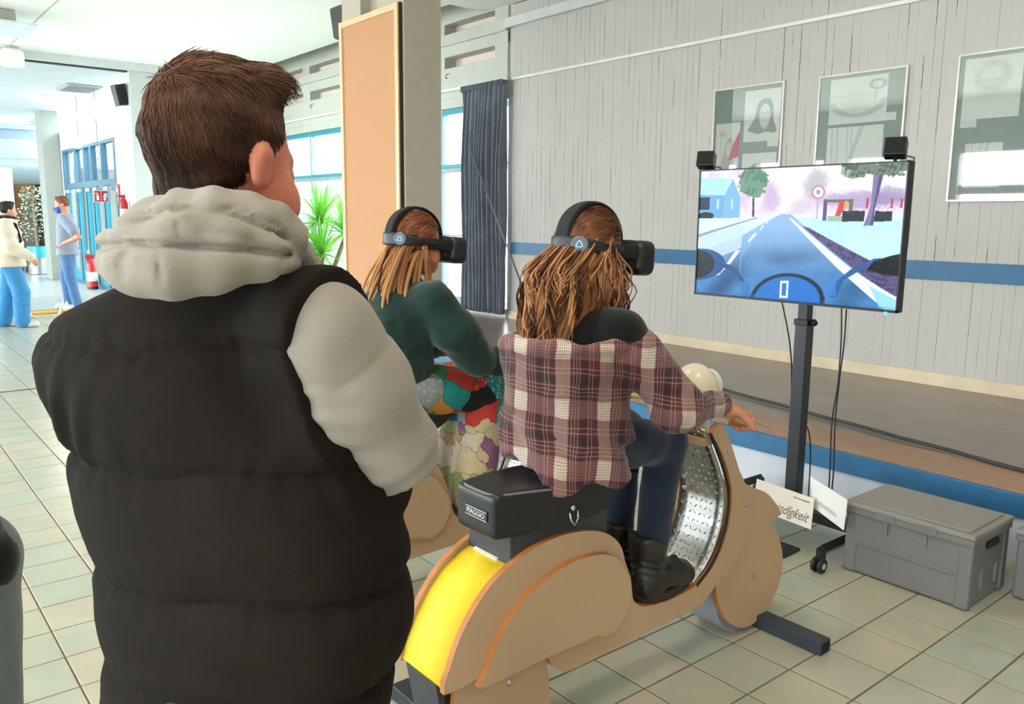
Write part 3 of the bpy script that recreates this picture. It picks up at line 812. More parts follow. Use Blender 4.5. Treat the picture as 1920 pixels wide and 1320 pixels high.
# wheeled stand
PX0, PX1, PY0, PY1 = -2.252, -2.186, 3.635, 3.70
st = thing('screen_stand', (-2.22, 3.66, 0), 'black wheeled stand with a square post holding up the television', 'stand')
box('post', M_STEEL, st, PX0, PX1, PY0, PY1, .1, 1.06, bevel=.004)
box('inner_post', M_STEEL, st, PX0 + .007, PX1 - .007, PY0 + .007, PY1 - .007, 1.06, 1.6, bevel=.003)
box('collar', M_BLK, st, PX0 - .005, PX1 + .005, PY0 - .005, PY1 + .005, 1.045, 1.075, bevel=.003)
MB().lathe([(.012, 0), (.016, .004), (.016, .02), (.006, .03)], (PX1 + .005, 3.667, 1.06), (1, 0, 0), 12).build('clamp_knob', M_BLK, st, smooth='auto')
box('mount_plate', M_BLK, st, -2.45, -2.0, TVY + .0755, PY0, 1.35, 1.6, bevel=.005)
box('crossbar', M_BLK, st, -2.62, -1.835, 3.63, 3.71, .075, .125, bevel=.005)
for x in (-2.62, -1.835):
    MB().tube([(x, 3.29, .1), (x, 3.98, .1)], .024, 4).build('leg', M_BLK, st)
    for y in (3.29, 3.98):
        MB().tube([(x, y, .1), (x, y, .06)], .022, 10).build('caster_stem', M_BLK, st, smooth='auto')
        for s in (-1, 1):
            w = MB().lathe([(.03, -.009), (.033, -.006), (.033, .006), (.03, .009)], (x + s * .016, y - .012, .033), (1, 0, 0), 20).build('caster_wheel', M_BLK, st, smooth='auto')
            MB().lathe([(.015, 0), (.013, .003)], (x + s * .0252, y - .012, .033), (s, 0, 0), 16).build('hub', mat('hub_grey', '#b5b5b8', .3), w, smooth='auto')
MB().prism([(-2.3, 3.44), (-2.02, 3.43), (-2.015, 3.285), (-2.32, 3.28)], lambda a, b, d: (a, b, d), .001, .012).build('floor_mat', M_BLK, None, label='black rubber mat on the tiles under the screen stand', cat='mat')
# motion-tracking boxes on the screen
def tracker(c, yaw, label):
    t_ = thing('tracking_sensor', (c[0], c[1], TZ_1), label, 'sensor')
    A = Matrix.Rotation(radians(yaw), 3, 'Z') @ Matrix.Rotation(radians(-16), 3, 'X')
    ax = [np.array(A @ Vector(e)) for e in ((1, 0, 0), (0, 1, 0), (0, 0, 1))]
    MB().obox(c, .045 * ax[0], .036 * ax[1], .040 * ax[2]).build('housing', M_BLK, t_, bevel=.007, seg=3)
    MB().obox(np.array(c) - .0365 * ax[1], .038 * ax[0], .002 * ax[1], .034 * ax[2]).build('front_window', mat('sensor_gloss', '#0a0a0c', .08), t_, bevel=.003)
    MB().tube([np.array(c) - .03 * ax[2], (c[0], c[1] + .004, TZ_1 + .001)], .008, 10).build('foot', M_BLK, t_, smooth='auto')
    MB().tube([np.array(c) + .033 * ax[1] - .01 * ax[2], (c[0] + .06, c[1] + .05, c[2] - .04), (c[0] + .062, c[1] + .04, TZ_1 + .004)], .003, 6).build('lead', M_BLK, t_, smooth=True)
tracker((-2.787, 3.57, 1.858), 24, 'small black tracking box above the corner of the screen nearest the curtain')
tracker((-1.785, 3.57, 1.862), 20, 'small black tracking box on the screen corner above the grey crate')
# cables below the screen
def cable(pts, r, label, m=None, cat='cable', name='cable'):
    P = [np.asarray(p, float) for p in pts]; out = []
    for i in range(len(P) - 1):
        p0, p1, p2, p3 = P[max(i - 1, 0)], P[i], P[i + 1], P[min(i + 2, len(P) - 1)]
        for s in np.linspace(0, 1, 8, endpoint=False):
            out.append(.5 * ((2 * p1) + (-p0 + p2) * s + (2 * p0 - 5 * p1 + 4 * p2 - p3) * s * s + (-p0 + 3 * p1 - 3 * p2 + p3) * s ** 3))
    out.append(P[-1])
    return MB().tube(out, r, 6).build(name, m or M_BLK, None, smooth=True, label=label, cat=cat)
cable([ony(1466, 566, 3.64), ony(1478, 625, 3.66), ony(1484, 680, 3.7), ony(1487, 760, 3.75), (-2.26, 3.85, .45), (-2.3, 3.95, .1), (-2.33, 3.97, .012)], .0035, 'single black cable hanging beside the stand post')
cable([ony(1578, 578, 3.64), ony(1577, 640, 3.64), ony(1571, 720, 3.64), ony(1560, 790, 3.64), ony(1556, 880, 3.64), ony(1553, 925, 3.64), (-2.02, 3.62, .16)], .0035, 'black cable of the hanging pair that ends nearer the post')
cable([ony(1587, 580, 3.66), ony(1583, 640, 3.66), ony(1573, 720, 3.66), ony(1566, 790, 3.66), ony(1563, 880, 3.66), ony(1560, 932, 3.66), (-1.96, 3.64, .16)], .0035, 'black cable of the hanging pair that ends nearer the crate')
# ---- crates
M_CRATE = mat('crate_grey', '#747372', .5, var=.03, vscale=4, bump=.05, bscale=200)
M_LID = mat('crate_lid', '#8d8881', .5, var=.03, vscale=4)
def crate(x0, x1, y0, y1, h, label):
    c = thing('storage_crate', ((x0 + x1) / 2, (y0 + y1) / 2, 0), label, 'crate', None)
    i = .016
    box('body', M_CRATE, c, x0 + i, x1 - i, y0 + i, y1 - i, .004, h * .9, bevel=.012)
    box('mid_band', M_CRATE, c, x0 + i - .006, x1 - i + .006, y0 + i - .006, y1 - i + .006, h * .42, h * .45, bevel=.003)
    box('upper_wall', M_CRATE, c, x0 + i - .004, x1 - i + .004, y0 + i - .004, y1 - i + .004, h * .44, h * .86, bevel=.006)
    box('rim', M_CRATE, c, x0 + .003, x1 - .003, y0 + .003, y1 - .003, h * .84, h * .93, bevel=.005)
    for x in (x0 + i - .008, x1 - i - .05):
        for y in (y0 + i - .008, y1 - i - .05): box('corner_post', M_CRATE, c, x, x + .058, y, y + .058, .003, h * .85, bevel=.012)
    for f in (.35, .65):
        x = x0 + (x1 - x0) * f
        for y in (y0 + .001, y1 - .017): box('rib', M_CRATE, c, x - .006, x + .006, y, y + .016, h * .66, h * .85, bevel=.003)
    for f in (.32, .68):
        y = y0 + (y1 - y0) * f
        for x in (x0 + .004, x1 - .018): box('rib', M_CRATE, c, x, x + .014, y - .006, y + .006, .06, h * .45, bevel=.003)
    for x, s in ((x0 + .004, -1), (x1 - .004, 1)):
        box('handle_slot', mat('slot_dark', '#1d1c1c', .9), c, x - .006, x + .003 * s + .003, (y0 + y1) / 2 - .055, (y0 + y1) / 2 + .055, h * .73, h * .82, bevel=.004)
    l = box('lid', M_LID, c, x0, x1, y0, y1, h * .93, h, bevel=.006)
    box('lid_panel', M_LID, l, x0 + .03, x1 - .03, y0 + .03, y1 - .03, h - .001, h + .006, bevel=.005)
    for f in (.34, .66):
        x = x0 + (x1 - x0) * f; box('latch', M_CRATE, l, x - .04, x + .04, y0 - .004, y0 + .012, h * .85, h * .97, bevel=.004)
    return c
crate(-1.795, -1.243, 3.385, 3.775, .325, 'grey lidded plastic crate on the tiles beside the screen stand')
crate(-1.205, -.66, 3.68, 4.06, .30, 'second grey crate mostly hidden behind the lidded crate by the stage')
cable([(-1.235, 3.95, .31), (-1.2, 3.80, .325), (-1.12, 3.72, .32), (-.95, 3.70, .315), (-.8, 3.72, .315)], .009, 'red cable lying over the half-hidden crate', mat('cable_red', '#c23522', .5))
cable([(-2.0, 4.06, .012), (-1.92, 3.98, .14), (-1.86, 3.95, .2), (-1.75, 3.96, .2), (-1.68, 4.02, .1), (-1.66, 4.05, .012)], .007, 'black cable looping between the crate and the stage front')
# ---- printed cards leaning at the stand
M_CARD = mat('white_card', '#dcd3c8', .6, var=.02)
M_CARD2 = mat('bright_card', '#eceae8', .6, var=.02)
def card(tl, tr, br, bl, m, label):
    tl, tr, br, bl = (np.asarray(q) for q in (tl, tr, br, bl))
    n = np.cross(br - bl, tl - bl); n /= np.linalg.norm(n)
    c = thing('printed_card', tuple((bl + br) / 2), label, 'sign')
    th = .004; vs = [bl, br, tr, tl, bl - n * th, br - n * th, tr - n * th, tl - n * th]
    MB().add(vs, [(0, 1, 2, 3), (7, 6, 5, 4), (0, 4, 5, 1), (1, 5, 6, 2), (2, 6, 7, 3), (3, 7, 4, 0)]).build('board', m, c)
    return c, n
br = ony(1520, 993, 3.36); tr = ony(1527, 935, 3.48)
ex = np.array([-1.0, .16, -.012]); ex /= np.linalg.norm(ex)
w_ = .36; bl, tl = br + w_ * ex, tr + w_ * ex
c1, n1 = card(tl, tr, br, bl, M_CARD, 'cream card with large grey lettering leaning at the stand base')
org = br + (br - bl) * -.5 + (tl - bl) * .30 + n1 * .0012
text_mesh('lettering', 'Geschwindigkeit', .070, mat('print_grey', '#77726c', .8), c1, br + (bl - br) * .05 + (tl - bl) * .30 + n1 * .0012, br - bl, tl - bl, squeeze=.80, align='RIGHT')
text_mesh('small_print', 'Geschwindigkeit', .012, mat('print_grey', '#77726c', .8), c1, br + (bl - br) * .2 + (tl - bl) * .82 + n1 * .0012, br - bl, tl - bl, squeeze=1.2)
TL, TR, BR, BL = ony(1519, 893, 3.55), ony(1588, 937, 3.35), ony(1581, 994, 3.32), ony(1523, 950, 3.50)
c2, n2 = card(TL, TR, BR, BL, M_CARD2, 'white card with faint lettering standing turned beside the grey crate')
text_mesh('lettering', 'Konzentration', .036, mat('print_faint', '#c9c7c9', .8), c2, (BL + BR) / 2 + (TL - BL) * .32 + n2 * .0012, BR - BL, TL - BL)
# ================================================================== WOODEN SCOOTERS
M_LAM = mat('cream_laminate', '#be9d7b', .42, var=.025, vscale=3, bump=.03, bscale=300)
M_PLY = mat('plywood_edge', '#b8743f', .6, var=.14, vscale=25)
M_YEL = mat('yellow_sheet', '#efcb22', .6, var=.02)
M_SEAT = mat('seat_vinyl', '#1c1d20', .36, var=.08, bump=.06, bscale=250)
M_DKG = mat('dark_grey_board', '#3d3f43', .5, var=.06)
M_BAR = mat('bar_steel', '#3a4048', .45, .3, var=.1)
M_CHR = mat('chrome', '#c9c9cc', .18, 1.0, var=0)
SX = -1.68                                     # outer face of the panel that faces the crate side
def side(pts, X): return [tuple(onx(a, b, X)[1:]) for a, b in pts]
def smooth_poly(pts, n=3):
    """round an outline with a closed Catmull-Rom pass"""
    P = [np.array(p) for p in pts]; out = []; L = len(P)
    for i in range(L):
        p0, p1, p2, p3 = P[i - 1], P[i], P[(i + 1) % L], P[(i + 2) % L]
        for s in np.linspace(0, 1, n, endpoint=False):
            out.append(tuple(.5 * (2 * p1 + (p2 - p0) * s + (2 * p0 - 5 * p1 + 4 * p2 - p3) * s * s + (3 * p1 - p0 - 3 * p2 + p3) * s ** 3)))
    return out
body_px = [(833, 1304), (844, 1253), (863, 1196), (889, 1145), (920, 1098), (956, 1062), (1000, 1029), (1050, 1005), (1093, 996), (1128, 997), (1152, 1009), (1166, 1028), (1172, 1052),
           (1183, 1085), (1186, 1118), (1193, 1132), (1211, 1137), (1250, 1127), (1285, 1110), (1311, 1094), (1333, 1068), (1352, 1033), (1366, 989), (1372, 948), (1372, 915), (1361, 868), (1344, 829),
           (1336, 814), (1346, 796), (1358, 799), (1374, 842), (1387, 883), (1399, 911), (1405, 950), (1400, 1000), (1378, 1055), (1342, 1098), (1318, 1131), (1284, 1151), (1200, 1193), (1120, 1233), (1068, 1258), (1050, 1257), (1036, 1249), (1030, 1238), (1010, 1215), (960, 1238), (904, 1268)]
BODY = smooth_poly(side(body_px, SX), 2)
cowl_px = [(904, 1292), (908, 1275), (921, 1236), (946, 1181), (984, 1125), (1026, 1086), (1074, 1055), (1109, 1043), (1141, 1040), (1162, 1052), (1178, 1080), (1184, 1108), (1179, 1140), (1168, 1165), (1146, 1190), (1131, 1194), (1123, 1190), (1113, 1194), (1094, 1204), (1030, 1232)]
COWL = smooth_poly(side(cowl_px, SX + .022), 2)
wheel_px = [(1395, 905), (1414, 915), (1437, 924), (1455, 944), (1466, 965), (1444, 976), (1460, 1005), (1468, 1046), (1462, 1092), (1442, 1137), (1414, 1169), (1392, 1177), (1369, 1169), (1351, 1142), (1342, 1101), (1345, 1050), (1360, 1000), (1380, 950)]
WHEEL = side(wheel_px, SX - .02)
def open_smooth(pts, n=4):
    P = [np.array(p) for p in pts]; out = []
    for i in range(len(P) - 1):
        p0, p1, p2, p3 = P[max(i - 1, 0)], P[i], P[i + 1], P[min(i + 2, len(P) - 1)]
        for s in np.linspace(0, 1, n, endpoint=False): out.append(tuple(.5 * (2 * p1 + (p2 - p0) * s + (2 * p0 - 5 * p1 + 4 * p2 - p3) * s * s + (3 * p1 - p0 - 3 * p2 + p3) * s ** 3)))
    return out + [tuple(P[-1])]
WHEELS = open_smooth(WHEEL[:5]) + open_smooth(WHEEL[5:])
WIDTH = .24; XC = SX - WIDTH / 2
sc = thing('wooden_scooter', (XC, 1.9, 0), 'cream wooden scooter simulator ridden by the person in the plaid shirt', 'scooter')
fnx = lambda a, b, d: (d, a, b)
for s in (1, -1):
    X = lambda off: XC + s * (WIDTH / 2 + off)
    nm = lambda d0, d1: tuple(sorted((X(d0), X(d1))))
    a, b = nm(-.02, 0); MB().prism(BODY, fnx, a, b, 0, 1).build('side_panel', [M_LAM, M_PLY], sc, smooth='auto', angle=50)
    a, b = nm(.0005, .022); MB().prism(COWL, fnx, a, b, 0, 1).build('side_cowl', [M_LAM, M_PLY], sc, smooth='auto', angle=50)
    a, b = nm(-.042, -.021); MB().prism(WHEELS, fnx, a, b, 0, 1).build('front_wheel_panel', [M_LAM, M_PLY], sc, smooth='auto', angle=40)
    a, b = nm(-.042, -.021)
    MB().prism([(1.185, .035), (1.56, .035), (1.53, .28), (1.4, .40), (1.30, .40), (1.2, .28)], fnx, a, b, 0, 1).build('rear_support', [M_LAM, M_PLY], sc)
    for px, off in (((1360, 845), 0), ((1398, 945), 0), ((1411, 1080), -.021), ((955, 1280), -.021)):
        q = onx(px[0], px[1], SX + off)
        MB().lathe([(.010, 0), (.010, .003), (.007, .006), (.001, .0075)], (X(off), q[1], q[2]), (s, 0, 0), 14).build('bolt', M_CHR, sc, smooth='auto')
# yellow sheet over the rear wheel
arc = side([(822, 1292), (829, 1262), (850, 1203), (872, 1156), (900, 1112), (935, 1075), (965, 1052), (1000, 1030)], SX - .02)
arc = [(y + .012, z - .004) for y, z in arc]
m = MB().grid(lambda u, w: (SX - .0205 - (WIDTH - .041) * u, np.interp(w * (len(arc) - 1), range(len(arc)), [q[0] for q in arc]), np.interp(w * (len(arc) - 1), range(len(arc)), [q[1] for q in arc])), 2, 40)
o = m.build('yellow_fender', M_YEL, sc, smooth=True); sol = o.modifiers.new('thick', 'SOLIDIFY'); sol.thickness = .004; sol.offset = 0
y0, z0 = arc[0]
MB().prism([(y0 - .004, z0), (y0 + .016, z0), (1.215, .05), (1.195, .05)], fnx, SX - WIDTH + .045, SX - .045).build('rear_panel', M_DKG, sc)
y1, z1 = arc[5]
MB().obox((XC - .01, y1 + .03, z1 + .014), (.055, 0, 0), (0, .006, .003), (0, -.002, .005)).build('label_strip', mat('white_strip', '#e6e4de', .5), sc)
# floor, seat box, seat
fy = side([(1193, 1134), (1311, 1096)], SX)
MB().box(SX - WIDTH + .021, SX - .021, fy[0][0], fy[1][0] + .05, .27, .3).build('footboard', M_LAM, sc)
MB().box(SX - WIDTH + .0205, SX - .0205, 1.388, 1.775, .5, .672).build('seat_box', M_DKG, sc, bevel=.004)
SC_ = XC + .018; SZ = .737
def seat_top(y): return .066 - .016 * np.exp(-((y - .02) / .16) ** 2) - .045 * np.clip(y / .31, 0, 1) ** 2
def seat_half(y): return .122 - .030 * np.clip((-y - .08) / .2, 0, 1) - .05 * np.clip(y / .31, 0, 1)
def seat_fn(P):
    c = np.array([SC_, 1.632, SZ]); q = P - c
    d = s_box(P, c, (.135, .31, .075), .03)
    d = smax(d, q[..., 2] - seat_top(q[..., 1]) - .010 * (np.abs(q[..., 0]) / .12) ** 3, .012)
    d = smax(d, -(q[..., 2] + .068 - .10 * np.clip((q[..., 1] - .08) / .25, 0, 1) ** 1.2), .012)
    return smax(d, np.abs(q[..., 0]) - seat_half(q[..., 1]), .022)
blob('seat', seat_fn, (SC_ - .15, 1.29, .64), (SC_ + .15, 1.98, .84), .006, M_SEAT, sc)
rim = []
for x_, y_ in [(1, .02), (1, -.1), (1, -.2), (.97, -.265), (.85, -.292), (.55, -.302), (0, -.304), (-.55, -.302), (-.85, -.292), (-.97, -.265), (-1, -.2), (-1, -.1), (-1, .02)]:
    rim.append((SC_ + x_ * (seat_half(y_) - .004), 1.632 + y_, SZ + seat_top(y_) - .004))
rim = [np.array(rim[i]) * (1 - s_) + np.array(rim[i + 1]) * s_ for i in range(len(rim) - 1) for s_ in (0, .5)]
MB().tube(rim, .004, 6).build('seat_piping', mat('piping_grey', '#6f6f66', .5), sc, smooth=True)
PC = SC_ + .012; PY = 1.318
pl = box('name_plate', mat('plate_dark', '#2b2c30', .4), sc, PC - .05, PC + .05, PY, PY + .012, .722, .751, bevel=.001)
text_mesh('name_lettering', 'PIAGGIO', .021, mat('letter_silver', '#d3d3d0', .35), pl, (PC, PY - .0004, .7365), (1, 0, 0), (0, 0, 1), depth=.0012)
for z in (.724, .749): box('plate_border', mat('letter_silver', '#d3d3d0', .35), pl, PC - .048, PC + .048, PY - .0009, PY + .001, z - .0008, z + .0008)
lk = onx(1075, 965, SC_ + .122); LX = SC_ + .122
MB().tube([(LX, lk[1] - .016, lk[2] + .012), (LX + .005, lk[1] - .014, lk[2] - .012), (LX + .005, lk[1], lk[2] - .03), (LX + .005, lk[1] + .014, lk[2] - .012), (LX, lk[1] + .016, lk[2] + .012)], .004, 8).build('seat_catch', M_CHR, sc, smooth=True)
MB().ball((LX - .003, lk[1], lk[2] + .02), (.008, .009, .011), 12, 8).build('catch_knob', M_CHR, sc, smooth=True)
# leg shield of tread plate between the panels
shield = side([(1306, 1100), (1329, 1070), (1347, 1035), (1361, 989), (1367, 948), (1366, 915), (1356, 876), (1340, 833), (1330, 808)], SX)
sy = np.array([q[0] for q in shield]); sz = np.array([q[1] for q in shield]); sp_ = np.linspace(0, len(sy) - 1, 40)
SHY, SHZ = np.interp(sp_, range(len(sy)), sy) + .004, np.interp(sp_, range(len(sz)), sz)
t = NT('tread_plate'); v = t.coord()
t.base(lin('#b5b5b2')); t.set(rough=.3, metal=1.0); t.l(t.ramp(t.noise(v, 8, 4), [(.3, (.22,) * 3), (.7, (.42,) * 3)]), t.b.inputs['Roughness']); M_TREAD = t.m
m = MB().grid(lambda u, w: (SX - .0215 - (WIDTH - .043) * u, np.interp(w * 39, range(40), SHY), np.interp(w * 39, range(40), SHZ)), 6, 40)
o = m.build('leg_shield', M_TREAD, sc, smooth=True); so = o.modifiers.new('thick', 'SOLIDIFY'); so.thickness = .004; so.offset = 0
lz = MB()
for i in range(9):
    for j in range(24):
        u = (i + .5) / 9; w = (j + .5) / 24
        yy, zz = np.interp(w * 39, range(40), SHY), np.interp(w * 39, range(40), SHZ)
        y2, z2 = np.interp(min(39, w * 39 + 1), range(40), SHY), np.interp(min(39, w * 39 + 1), range(40), SHZ)
        T = np.array([0, y2 - yy, z2 - zz]); T /= np.linalg.norm(T); Nn = np.array([0, -T[2], T[1]]); Xv = np.array([1.0, 0, 0])
        sgn = 1 if (i + j) % 2 else -1
        a = (Xv * .7 + sgn * T * .7); bb = (Xv * .7 - sgn * T * .7)
        c = np.array([SX - .022 - (WIDTH - .044) * u, yy, zz]) + Nn * .002
        lz.add([c - a * .0115, c - bb * .003, c + a * .0115, c + bb * .003, c + Nn * .0034], [(0, 1, 4), (1, 2, 4), (2, 3, 4), (3, 0, 4)])
lz.build('tread_pattern', M_TREAD, o, kind='stuff')
for X in (SX - .002, SX - WIDTH + .002):
    MB().tube([(X, a - .003, b) for a, b in zip(SHY[::2], SHZ[::2])], .005, 8).build('rubber_edging', mat('rubber_black', '#101010', .6), sc, smooth=True)
MB().box(SX - WIDTH + .0205, SX - .0205, SHY[-1] - .005, SHY[-1] + .09, SHZ[-1] - .06, SHZ[-1] - .035).build('top_board', M_LAM, sc)
# front wheel core, steering head, handlebar
wc = np.mean([q for q in WHEEL[5:15]], axis=0)
MB().lathe([(.2, SX - WIDTH + .05), (.2, SX - .05)], (0, wc[0], wc[1] + .01), (1, 0, 0), 36).build('front_wheel_core', mat('core_grey', '#8b8d95', .7), sc, smooth='auto')
HC = np.array([XC, 2.30, .955])
def head_fn(P):
    d = s_ell(P, HC + [0, .0, .005], (.082, .075, .095))
    d = smin(d, s_ell(P, HC + [0, -.04, -.045], (.06, .045, .05)), .03)
    return smin(d, s_cap(P, HC + [0, -.005, -.04], HC + [0, .03, -.16], .05, .045), .02)
blob('steering_head', head_fn, HC - [.12, .13, .2], HC + [.12, .12, .13], .008, mat('head_cream', '#e2d6ba', .25, var=.02), sc)
MB().lathe([(.058, 0), (.058, .02), (.05, .03), (.02, .036)], HC + [0, .062, .015], (0, 1, 0), 22).build('headlight', mat('lens', '#dcdcd4', .1), sc, smooth='auto')
MB().lathe([(.012, 0), (.012, .006), (.004, .008)], HC + [.045, -.068, -.03], (.5, -.85, 0), 12).build('head_bolt', mat('bolt_dark', '#3a3030', .4, .5), sc, smooth='auto')
GR = np.array([-1.545, 2.225, .915]); GL_ = np.array([2 * XC - GR[0], GR[1], GR[2]])
MB().tube([GL_, GL_ * .75 + HC * .25, HC + [0, -.02, .0], GR * .75 + HC * .25, GR], .011, 12).build('handlebar', M_CHR, sc, smooth=True)
for g, s in ((GR, 1), (GL_, -1)):
    e = np.array([s * .985, -.16, -.05]); e /= np.linalg.norm(e)
    MB().tube([g - e * .075, g - e * .07, g + e * .035, g + e * .04], [.0145, .017, .017, .015], 14).build('grip', mat('grip_cream', '#d8b98a', .5), sc, smooth='auto')
    MB().tube([g - e * .09, g + np.array([0, .055, -.01]) - e * .07, g + np.array([0, .075, -.02]) + e * .06], [.006, .006, .004], 8).build('brake_lever', mat('lever', '#a58d7a', .3, .7), sc, smooth=True)
# feet bars
for y in (2.647, 1.30):
    b = box('floor_bar', M_BAR, sc, XC - .36, -1.432, y - .033, y + .033, .002, .052, bevel=.003)
    box('bar_end', mat('bar_inside', '#121316', .8), b, -1.4335, -1.431, y - .026, y + .026, .008, .046)
sc2 = copy_tree(sc, None, (-1.0, 0, 0)); sc2['label'] = 'cream wooden scooter simulator ridden by the person with dreadlocks'
# ================================================================== PEOPLE: shared anatomy
def U_(v):
    v = np.asarray(v, float); return v / np.linalg.norm(v)
def frame(fwd, up=(0, 0, 1)):
    """rows: right, forward, up"""
    f = U_(fwd); u = np.asarray(up, float); r = U_(np.cross(f, u)); u = np.cross(r, f)
    return np.array([r, f, u])
def f_head(P, c, A, s=1.0):
    q = ((P - c) @ A.T) / s; z3 = np.zeros(3)
    E = lambda cc, rr: s_ell(q, cc, rr)
    d = E((0, -.008, .036), (.076, .096, .086))
    d = smin(d, E((0, .035, -.035), (.061, .062, .088)), .03)
    d = smin(d, E((0, .052, -.088), (.043, .044, .034)), .025)
    ax = np.abs(q[..., :1]); m = np.concatenate([ax, q[..., 1:]], -1)
    d = smin(d, s_ell(m, (.05, .048, -.045), (.024, .034, .034)), .02)            # cheeks
    d = smin(d, s_cap(m, (0, .087, .014), (.038, .076, .012), .013, .011), .012)       # brow
    d = smax(d, -s_ell(m, (.031, .101, -.008), (.017, .014, .011)), .008)          # sockets
    d = smin(d, s_ell(m, (.031, .083, -.008), (.0125, .0125, .0125)), .002)        # eyes
    d = smin(d, s_cap(q, (0, .094, .0), (0, .114, -.042), .007, .0125), .010)          # nose
    d = smin(d, s_ell(m, (.011, .104, -.046), (.008, .009, .007)), .006)
    d = smin(d, s_cap(m, (0, .098, -.069), (.018, .091, -.070), .0065, .004), .006)   # lips
    d = smin(d, s_cap(m, (0, .097, -.079), (.016, .091, -.078), .0065, .004), .005)
    ear = s_ell(m @ np.array([[1, 0, 0], [0, .95, -.25], [0, .25, .95]]).T, (.080, -.008, -.006), (.0095, .020, .030))
    ear = smax(ear, -s_ell(m, (.089, -.002, -.008), (.006, .011, .019)), .004)
    d = smin(d, ear, .009)
    return d * s
def f_hand(P, W, D, N, side, curl=(.9, 1.0, .7), spread=.06, s=1.0, thumb=None):
    """W wrist, D towards the fingers, N out of the back of the hand, side +1 right / -1 left hand"""
    D = U_(D); N = U_(np.asarray(N, float) - (np.asarray(N, float) @ D) * D); S = np.cross(N, D) * -side      # thumb side
    A = np.array([S, D, N])
    d = s_box(P, W + D * .045 * s, np.array([.038, .045, .0135]) * s, .012 * s, A)
    d = smin(d, s_cap(P, W - D * .01, W + D * .02 * s, .026 * s, .024 * s), .015)
    L = (.068, .076, .071, .056)
    for k in range(4):
        b = W + D * (.086 - .004 * (k == 3)) * s + S * ((.028, .0095, -.0095, -.027)[k]) * s
        dirn = U_(D + S * spread * (1.2 - .8 * k)); th = 0; pts = [b]
        for j in range(3):
            th += curl[j]; v = cos(th) * dirn - sin(th) * N
            pts.append(pts[-1] + v * L[k] * s * (.46, .31, .23)[j])
        d = smin(d, s_chain(P, pts, [.0095 * s, .009 * s, .008 * s, .0066 * s], .004), .007)
    tb = W + D * .022 * s + S * .03 * s
    td = thumb if thumb is not None else U_(D * .75 + S * .55 - N * .45)
    p1 = tb + td * .045 * s; p2 = p1 + U_(td * .8 - N * .35 + D * .3) * .032 * s
    return smin(d, s_chain(P, [tb, p1, p2], [.0135 * s, .0115 * s, .0085 * s], .005), .012)
def near_only(P, c, r, rin, fn):
    """evaluate a detailed field only close to its centre; a sphere stands for it further off"""
    ds = np.linalg.norm(P - c, axis=-1); out = ds - rin; m = ds < r
    if m.any(): out[m] = fn(P[m])
    return out
def f_body(P, J, s=1.0, hands=None):
    R = U_(np.asarray(J['shR']) - np.asarray(J['shL'])); Fw = U_(np.cross((0, 0, 1), R))
    A = np.array([R, Fw, (0, 0, 1.0)]); E = lambda c, r: s_ell(P, c, np.array(r) * s, A)
    pel, che, nek = (np.asarray(J[k], float) for k in ('pelvis', 'chest', 'neck'))
    d = E(pel, (.150, .105, .105)); d = smin(d, E((pel + che) / 2, (.122, .092, .15)), .06)
    d = smin(d, E(che + [0, 0, .02], (.148, .105, .15)), .06)
    sh = (np.asarray(J['shR']) + np.asarray(J['shL'])) / 2
    d = smin(d, s_cap(P, J['shR'], J['shL'], .052 * s, .052 * s), .05)
    hc = np.asarray(J['head'], float); HA = J['headA']
    nb = hc + HA.T @ np.array([0, -.025, -.06]) * s
    d = smin(d, s_cap(P, sh + [0, 0, -.01], nek, .075 * s, .058 * s), .05)
    d = smin(d, s_cap(P, nek, nb, .055 * s, .052 * s), .02)
    d = smin(d, near_only(P, hc, .24 * s, .15 * s, lambda Q: f_head(Q, hc, HA, s)), .022)
    for k in 'RL':
        d = smin(d, s_chain(P, [J['sh' + k], J['el' + k], J['wr' + k]], [.050 * s, .039 * s, .027 * s], .02), .03)
        mid = (np.asarray(J['el' + k]) * .7 + np.asarray(J['wr' + k]) * .3); d = smin(d, s_ell(P, mid, (.04 * s,) * 3), .03)
        d = smin(d, s_chain(P, [J['hi' + k], J['kn' + k], J['an' + k]], [.085 * s, .056 * s, .038 * s], .03), .04)
        cal = np.asarray(J['kn' + k]) * .68 + np.asarray(J['an' + k]) * .32 ; d = smin(d, s_ell(P, cal, (.05 * s, .05 * s, .09 * s)), .04)
        an, toe = np.asarray(J['an' + k], float), np.asarray(J['toe' + k], float)
        heel = an + U_((an - toe) * [1, 1, 0]) * .025; heel[2] = toe[2]
        d = smin(d, s_cap(P, heel, toe, .034 * s, .028 * s), .02); d = smin(d, s_cap(P, an, heel, .036 * s, .034 * s), .02)
        if hands and k in hands:
            h = hands[k]; wq = np.asarray(J['wr' + k], float); d = smin(d, near_only(P, wq + U_(h[0]) * .08, .17, .12, lambda Q: f_hand(Q, wq, h[0], h[1], 1 if k == 'R' else -1, *h[2:])), .012)
    return d
def bounds(J, pad=.22):
    pts = np.array([np.asarray(v, float) for k, v in J.items() if k != 'headA']); return pts.min(0) - pad, pts.max(0) + pad
def f_shoe(P, an, toe, h=.045, w=.047, sole=0.0):
    an, toe = np.asarray(an, float), np.asarray(toe, float)
    d_ = U_((toe - an) * [1, 1, 0]); heel = np.array([an[0], an[1], toe[2]]) - d_ * .035
    d = s_cap(P, heel, toe, w * .9, w); d = smin(d, s_cap(P, an, heel + d_ * .04, w * .95, w), .03)
    return smax(d, (toe[2] - h) - P[..., 2], .006)
